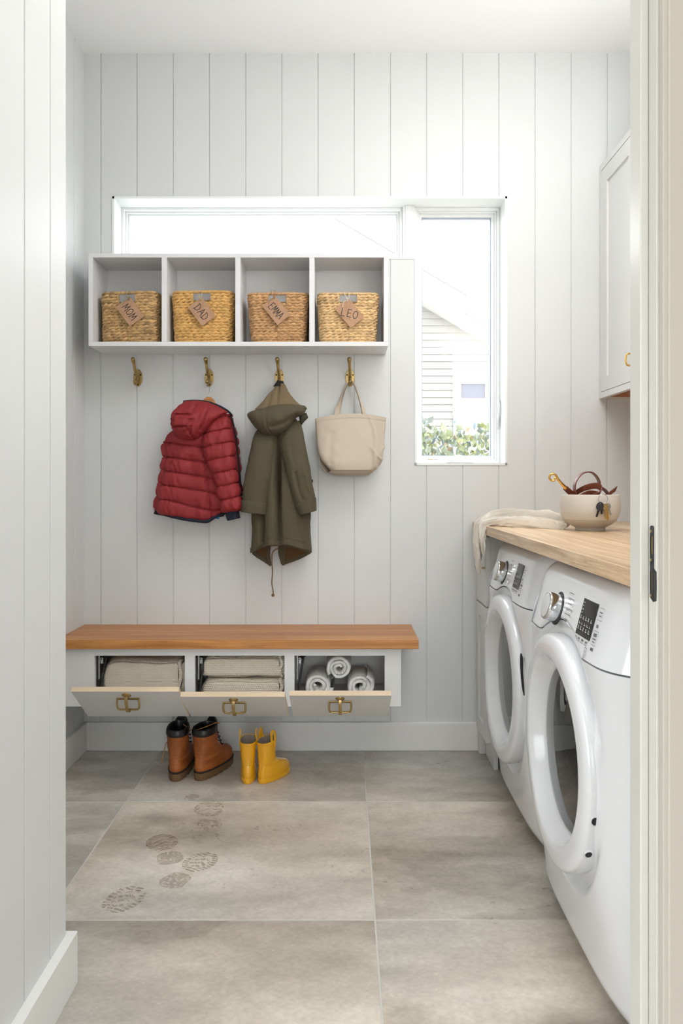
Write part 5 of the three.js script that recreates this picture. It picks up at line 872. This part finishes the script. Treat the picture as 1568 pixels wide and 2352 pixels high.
{                                                             // linen towel dropped on the counter, one end over the front edge
  const t = thing('linen_towel', 'crumpled cream linen towel draped over the counter edge', 'towel');
  const ridge = (a, b, sd) => 0.35 - Math.abs(n2(a, b, sd)) * 2.2, env = v => smooth(0, 0.12, v);
  const dispT = (sd, A) => (v, th, x, y, z) => A * env(v) * (0.010 * ridge(v * 5 + Math.cos(th) * 1.2, Math.sin(th) * 1.6 + v * 2, sd) + 0.007 * ridge(v * 11 - Math.cos(th) * 2.0, Math.sin(th) * 2.4, sd + 2) + 0.003 * ridge(v * 24, Math.cos(th) * 5 + v * 6, sd + 1));
  // back fold: tip hangs down, rises over the edge, runs along the counter to the bowl
  const g1 = loft([[0.502, 0.725, -2.832, 0, 0.002, 0.006, -0.003, 0, 0.0], [0.500, 0.758, -2.835, 0, 0.004, 0.024, -0.006, 0, 0], [0.499, 0.81, -2.84, 0, 0.004, 0.034, -0.009, 0.001, 0], [0.500, 0.86, -2.845, 0.003, 0.004, 0.036, -0.011, 0.003, 0], [0.508, 0.906, -2.845, 0.006, 0.004, 0.036, -0.010, 0.010, 0], [0.540, 0.930, -2.82, 0.02, 0, 0.04, -0.006, 0.020, 0], [0.585, 0.938, -2.76, 0.035, 0, 0.045, -0.003, 0.028, 0], [0.635, 0.938, -2.70, 0.045, 0, 0.05, -0.002, 0.030, 0], [0.680, 0.938, -2.645, 0.048, 0, 0.048, 0, 0.030, 0], [0.712, 0.932, -2.605, 0.040, 0, 0.040, 0, 0.024, 0], [0.728, 0.92, -2.588, 0.02, 0, 0.02, 0, 0.012, 0]], { nt: 80, ns: 150, e: 0.75, disp: dispT(401, 1.2) });
  const g2 = loft([[0.5065, 0.80, -2.772, 0, 0, 0.006, -0.003, 0, 0], [0.504, 0.83, -2.776, 0, 0, 0.02, -0.005, 0, 0], [0.503, 0.87, -2.782, 0.002, 0, 0.026, -0.009, 0.002, 0], [0.512, 0.91, -2.782, 0.006, 0, 0.026, -0.008, 0.010, 0], [0.55, 0.922, -2.735, 0.014, 0, 0.03, -0.003, 0.0145, 0], [0.60, 0.926, -2.68, 0.02, 0, 0.034, 0, 0.0185, 0], [0.65, 0.926, -2.625, 0.03, 0, 0.036, 0, 0.0185, 0], [0.69, 0.925, -2.58, 0.036, 0, 0.036, 0, 0.0175, 0], [0.716, 0.918, -2.55, 0.02, 0, 0.02, 0, 0.010, 0]], { nt: 70, ns: 130, e: 0.75, disp: dispT(411, 1.0) });
  part('cloth', metreUV(join([g1, g2]), 'x'), M.linen, t);
}
// ================================================================ FOOTWEAR (local: toe towards -z, sole at y = 0)
function footLoft(levels, o = {}) {                           // rows [y, back, front, halfWidth, halfWidthToe, lean]
  const ns = o.ns || 70, nt = o.nt || 64;
  const g = gridMesh(nt, ns, (u, v, i, j) => {
    const [y, b, f, w, wt, tip] = sample(levels, v), th = u * Math.PI * 2, c = Math.cos(th), s = Math.sin(th), mid = (f - b) / 2, half = (f + b) / 2;
    const cc = Math.sign(c) * Math.pow(Math.abs(c), 0.92), ss = Math.sign(s) * Math.pow(Math.abs(s), 0.82), fr = cc * half + mid;
    const k = smooth(-b, f, fr), ww = mix(w, wt, k);
    let x = ss * ww, z = -fr, yy = y + (tip || 0) * cc + 0;
    if (o.disp) { const d = o.disp(v, th, x, yy, z); x += d * ss; z -= d * cc; }
    return [x, yy, z, th * 0.05, v * 0.2];
  }, true);
  if (o.cap) { const p = g.attributes.position, list = [g]; for (const e of o.cap) { const base = e ? ns * nt : 0, pos = [], idx = []; let m = [0, 0, 0]; for (let i = 0; i < nt; i++) { const q = [p.getX(base + i), p.getY(base + i), p.getZ(base + i)]; m = m.map((a, k) => a + q[k] / nt); pos.push(...q); } pos.push(...m); for (let i = 0; i < nt; i++) idx.push(i, (i + 1) % nt, nt); const c = new THREE.BufferGeometry(); c.setAttribute('position', new THREE.Float32BufferAttribute(pos, 3)); c.setIndex(idx); c.computeVertexNormals(); list.push(c); } return join(list); }
  return g;
}
const tanTex = dataTex(512, 512, (u, v) => { const a = fbm(u, v, 5, 6, 5, 501), b = fbm(u, v, 40, 40, 3, 511), sc = smooth(0.55, 0.72, fbm(u, v, 8, 9, 5, 521)); const t = (a - 0.5) * 70 + (b - 0.5) * 26 - sc * 42; return [156 + t, 86 + t * 0.75, 36 + t * 0.45]; });
M.tan = std(0xffffff, 0.5, { map: tanTex, bumpMap: grainBump, bumpScale: 0.0003 }); M.sole = std(0x6e5234, 0.75); M.welt = std(0x2c2119, 0.7); M.lace = std(0xa87434, 0.8); M.padding = phys(0x131214, 0.35);
function workBoot(label, x, z, ry, short = 1) {
  const t = thing('leather_boot', label, 'boot', [x, 0, z], 'pair of brown leather boots'); t.rotation.y = ry; t.scale.set(1, 1, short);
  part('outsole', footLoft([[0.0, 0.046, 0.196, 0.035, 0.042, 0], [0.002, 0.048, 0.2, 0.037, 0.044, 0], [0.024, 0.049, 0.203, 0.0385, 0.0455, 0], [0.026, 0.047, 0.2, 0.037, 0.044, 0]], { ns: 24, cap: [0, 1], disp: (v, th, xx, y) => y < 0.009 && Math.sin(th * 22) > 0.55 ? -0.0035 : 0 }), M.sole, t);
  part('welt', footLoft([[0.0255, 0.047, 0.2, 0.037, 0.0445, 0], [0.0275, 0.0495, 0.2035, 0.0395, 0.0465, 0], [0.031, 0.0495, 0.2035, 0.0395, 0.0465, 0], [0.033, 0.046, 0.199, 0.036, 0.043, 0]], { ns: 14, disp: (v, th) => 0.0006 * Math.sin(th * 60) }), M.welt, t, 'stitched dark welt');
  part('upper', footLoft([[0.031, 0.045, 0.197, 0.0355, 0.042, 0], [0.042, 0.046, 0.198, 0.037, 0.043, 0], [0.056, 0.045, 0.194, 0.0375, 0.041, 0], [0.070, 0.0425, 0.178, 0.0375, 0.037, 0], [0.082, 0.041, 0.145, 0.0375, 0.034, 0], [0.095, 0.040, 0.105, 0.0375, 0.033, 0], [0.110, 0.040, 0.082, 0.038, 0.034, 0], [0.130, 0.041, 0.072, 0.0385, 0.035, 0.001], [0.150, 0.043, 0.068, 0.039, 0.036, 0.002], [0.160, 0.0435, 0.066, 0.0385, 0.036, 0.003]], {
    ns: 90, nt: 96, disp: (v, th, xx, y, zz) => 0.0026 * n2(th * 2.2, y * 70, 531) + 0.0013 * n2(th * 7, y * 180, 532) - 0.0016 * groove(y - 0.083 - 0.003 * Math.cos(th), 0.0016) - 0.0016 * (groove(xx - 0.011, 0.0012) + groove(xx + 0.011, 0.0012)) * (zz > 0 && y > 0.085 ? 1 : 0) }), M.tan, t);
  part('collar', footLoft([[0.157, 0.0425, 0.063, 0.038, 0.0355, 0.003], [0.160, 0.0465, 0.066, 0.0415, 0.039, 0.003], [0.170, 0.0475, 0.066, 0.0425, 0.04, 0.004], [0.181, 0.045, 0.064, 0.040, 0.0375, 0.004], [0.184, 0.040, 0.060, 0.035, 0.033, 0.004], [0.178, 0.036, 0.057, 0.031, 0.03, 0.004], [0.150, 0.034, 0.055, 0.03, 0.028, 0.002], [0.09, 0.032, 0.06, 0.029, 0.027, 0]], { ns: 60, cap: [1], disp: (v, th) => 0.0012 * n2(th * 3, v * 9, 541) }), M.padding, t, 'padded black collar');
  part('tongue', loft([[0, 0.12, -0.068, 0.02, 0, 0, 0, 0, 0.003], [0, 0.16, -0.066, 0.023, 0, 0, 0, 0, 0.004], [0.002, 0.188, -0.062, 0.022, 0, 0, 0, 0, 0.004], [0.004, 0.204, -0.060, 0.012, 0, 0, 0, 0, 0.003]], { nt: 20, ns: 24 }), M.padding, t);
  const L = []; for (let k = 0; k < 4; k++) { const y = 0.1 + k * 0.017, zz = -(0.105 - k * 0.0105); L.push(tube([[-0.03, y - 0.003, zz + 0.018], [0, y + 0.004, zz - 0.002], [0.03, y - 0.003, zz + 0.018]], 0.0018, 14, 6)); for (const s of [-1, 1]) { const h = new THREE.SphereGeometry(0.0032, 8, 6); h.translate(s * 0.034, y, zz + 0.024); L.push(h); } }
  part('laces', join(L), M.black, t);
  return t;
}
const bootA = workBoot('brown leather work boot with its lace hanging on the outer side, nearest the corner', -0.6, -2.768, 0.02);
const bootB = workBoot('brown leather work boot with its toe turned towards the yellow boots', -0.506, -2.768, -0.38, 0.9);
part('lace', join([tube([[-0.036, 0.128, -0.02], [-0.043, 0.118, 0.0], [-0.048, 0.09, 0.012], [-0.056, 0.055, 0.018]], 0.0015, 24, 6)]), M.lace, bootA, 'loose tan lace');
part('lace', tube([[0.012, 0.176, -0.045], [0.028, 0.178, -0.012], [0.05, 0.168, -0.004], [0.064, 0.168, -0.012]], 0.0017, 30, 6), M.lace, bootA, 'loose tan lace');
part('lace', tube([[-0.022, 0.172, 0.018], [-0.006, 0.176, 0.008], [0.014, 0.183, -0.012], [0.032, 0.190, -0.04], [0.038, 0.184, -0.05]], 0.0017, 30, 6), M.lace, bootB, 'loose tan lace');
const yellow = phys(0xf0ad06, 0.22, { clearcoat: 0.7, clearcoatRoughness: 0.1 });
function rainBoot(label, x, z, ry) {
  const t = thing('rain_boot', label, 'boot', [x, 0, z], 'pair of yellow rain boots'); t.rotation.y = ry;
  part('sole', footLoft([[0.0, 0.029, 0.122, 0.026, 0.03, 0], [0.003, 0.031, 0.125, 0.028, 0.032, 0], [0.016, 0.0315, 0.126, 0.0285, 0.0325, 0], [0.018, 0.030, 0.124, 0.027, 0.031, 0]], { ns: 18, cap: [0, 1], disp: (v, th, xx, y) => y < 0.005 && Math.sin(th * 26) > 0.3 ? -0.0014 : 0 }), yellow, t);
  part('shell', footLoft([[0.016, 0.029, 0.122, 0.0265, 0.0305, 0], [0.028, 0.0305, 0.124, 0.028, 0.032, 0], [0.040, 0.030, 0.12, 0.0275, 0.031, 0], [0.052, 0.0285, 0.106, 0.0265, 0.028, 0], [0.062, 0.0275, 0.078, 0.026, 0.0255, 0], [0.074, 0.027, 0.05, 0.0258, 0.025, 0], [0.095, 0.0275, 0.041, 0.027, 0.0265, 0], [0.12, 0.029, 0.041, 0.0285, 0.028, 0], [0.134, 0.0295, 0.0415, 0.029, 0.0285, 0.0005], [0.136, 0.031, 0.043, 0.0305, 0.030, 0.001], [0.146, 0.0312, 0.043, 0.031, 0.0305, 0.004], [0.149, 0.0305, 0.042, 0.03, 0.0295, 0.006], [0.1475, 0.028, 0.040, 0.0275, 0.027, 0.006]], { ns: 120, disp: (v, th, xx, y, zz) => -0.0006 * groove(y - 0.062, 0.0012) - 0.0005 * groove(xx, 0.001) * (zz > 0 ? 1 : 0) }), yellow, t);
  part('lining', footLoft([[0.148, 0.0283, 0.0402, 0.0277, 0.0272, 0.006], [0.12, 0.0265, 0.038, 0.026, 0.0255, 0.002], [0.1, 0.022, 0.034, 0.022, 0.0215, 0]], { ns: 20, cap: [1] }), fabric(0x9c9184, canvasBump, 0.012, 0.0004), t, 'grey cloth lining');
  for (const s of [-1, 1]) part('pull_loop', ribbon([[s * 0.0298, 0.128, -0.016, 0, 0, 0.005], [s * 0.0305, 0.15, -0.016, 0, 0, 0.005], [s * 0.0315, 0.172, -0.014, 0, 0, 0.005], [s * 0.029, 0.184, -0.008, 0, 0, 0.005], [s * 0.0265, 0.176, -0.002, 0, 0, 0.005], [s * 0.029, 0.15, 0.0, 0, 0, 0.005], [s * 0.0298, 0.13, 0.0, 0, 0, 0.005]], 0.003, 40), yellow, t);
}
rainBoot('yellow rubber rain boot standing beside the leather boots, toe towards the wall', -0.3405, -2.728, 0.06);
rainBoot('yellow rubber rain boot on the side away from the leather boots, toe turned out', -0.2785, -2.728, -0.62);

// ================================================================ MUDDY FOOTPRINTS (flat dried mud on the tiles)
const sole = (heelOnly, foreOnly, fade) => dataTex(192, 448, (u, v) => {
  const x = (u - 0.5) * 2, y = v;                              // v = 1 at the toe
  const n = fbm(u, v, 14, 30, 4, 601 + fade * 10), m = fbm(u, v, 50, 110, 2, 611 + fade * 7); let a = 0;
  const ty = (y - 0.72) / 0.27, fr = Math.hypot(x / 0.92, ty);
  if (!heelOnly && fr < 1) {
    const lug = Math.sin(y * 120 + Math.abs(x) * 5 * Math.sign(0.72 - y) + 1.2 * n2(x * 3, y * 9, 4)) > -0.3, inner = fr < 0.60, chev = Math.sin((y * 64 + Math.abs(x - 0.1) * 9)) > -0.1, cross = Math.abs(Math.sin(x * 7 + y * 26)) > 0.22;
    a = inner ? (chev && cross ? 0.75 : 0.1) : fr > 0.66 ? (lug ? 0.95 : 0.12) : 0.08;
  }
  const hy = (y - 0.19) / 0.19; if (!foreOnly && Math.abs(x) < 0.72 - 0.1 * hy && Math.abs(hy) < 1 && Math.hypot(x / 0.8, hy) < 1.05) a = Math.max(a, 0.62 + 0.3 * (hy > 0.75 ? 1 : 0) + 0.25 * (m - 0.5));
  if (!foreOnly && !heelOnly && y > 0.38 && y < 0.47 && Math.abs(x) < 0.5 && Math.sin(y * 170) > 0) a = Math.max(a, 0.4);
  a *= smooth(0.22 + fade * 0.14, 0.44 + fade * 0.12, n) * (0.65 + 0.7 * (m - 0.3));
  const k = (m - 0.5) * 40; return [146 + k, 122 + k, 84 + k, 255 * clamp(a, 0, 1) * 0.5];
});
const soles = [sole(false, false, 0), sole(false, true, 0.6), sole(false, false, 0.3), sole(false, false, 1), sole(true, false, 0.5)];
function footprint(label, px, py, ang, w, l, kind) {
  const t = new THREE.Mesh(new THREE.PlaneGeometry(w, l), new THREE.MeshStandardMaterial({ map: soles[kind], transparent: true, roughness: 0.95 }));
  t.rotation.set(-Math.PI / 2, 0, ang); t.position.set(px, 0.0006, py); t.name = numbered('mud_footprint'); scene.add(t); tag(t, label, 'footprint', 'muddy footprints on the tiles');
}
footprint('whole muddy shoe print with a clear tread, furthest left of the middle pair', -0.518, -2.223, 0.445, 0.1, 0.197, 0);
footprint('muddy print with a smooth diamond-shaped heel mark slanting right', -0.422, -2.1035, -0.447, 0.1, 0.21, 2);
footprint('patchy muddy print closest to the yellow boots', -0.43, -2.45, 0.185, 0.105, 0.22, 3);
footprint('faded forefoot print closest to the camera', -0.575, -1.902, -0.3, 0.105, 0.24, 1);
footprint('faint muddy smear in front of the leather boots', -0.548, -2.60, 1.2, 0.07, 0.12, 4);

scene.traverse(o => { if (o.isMesh) { o.castShadow = true; o.receiveShadow = true; } });
renderer.render(scene, camera);
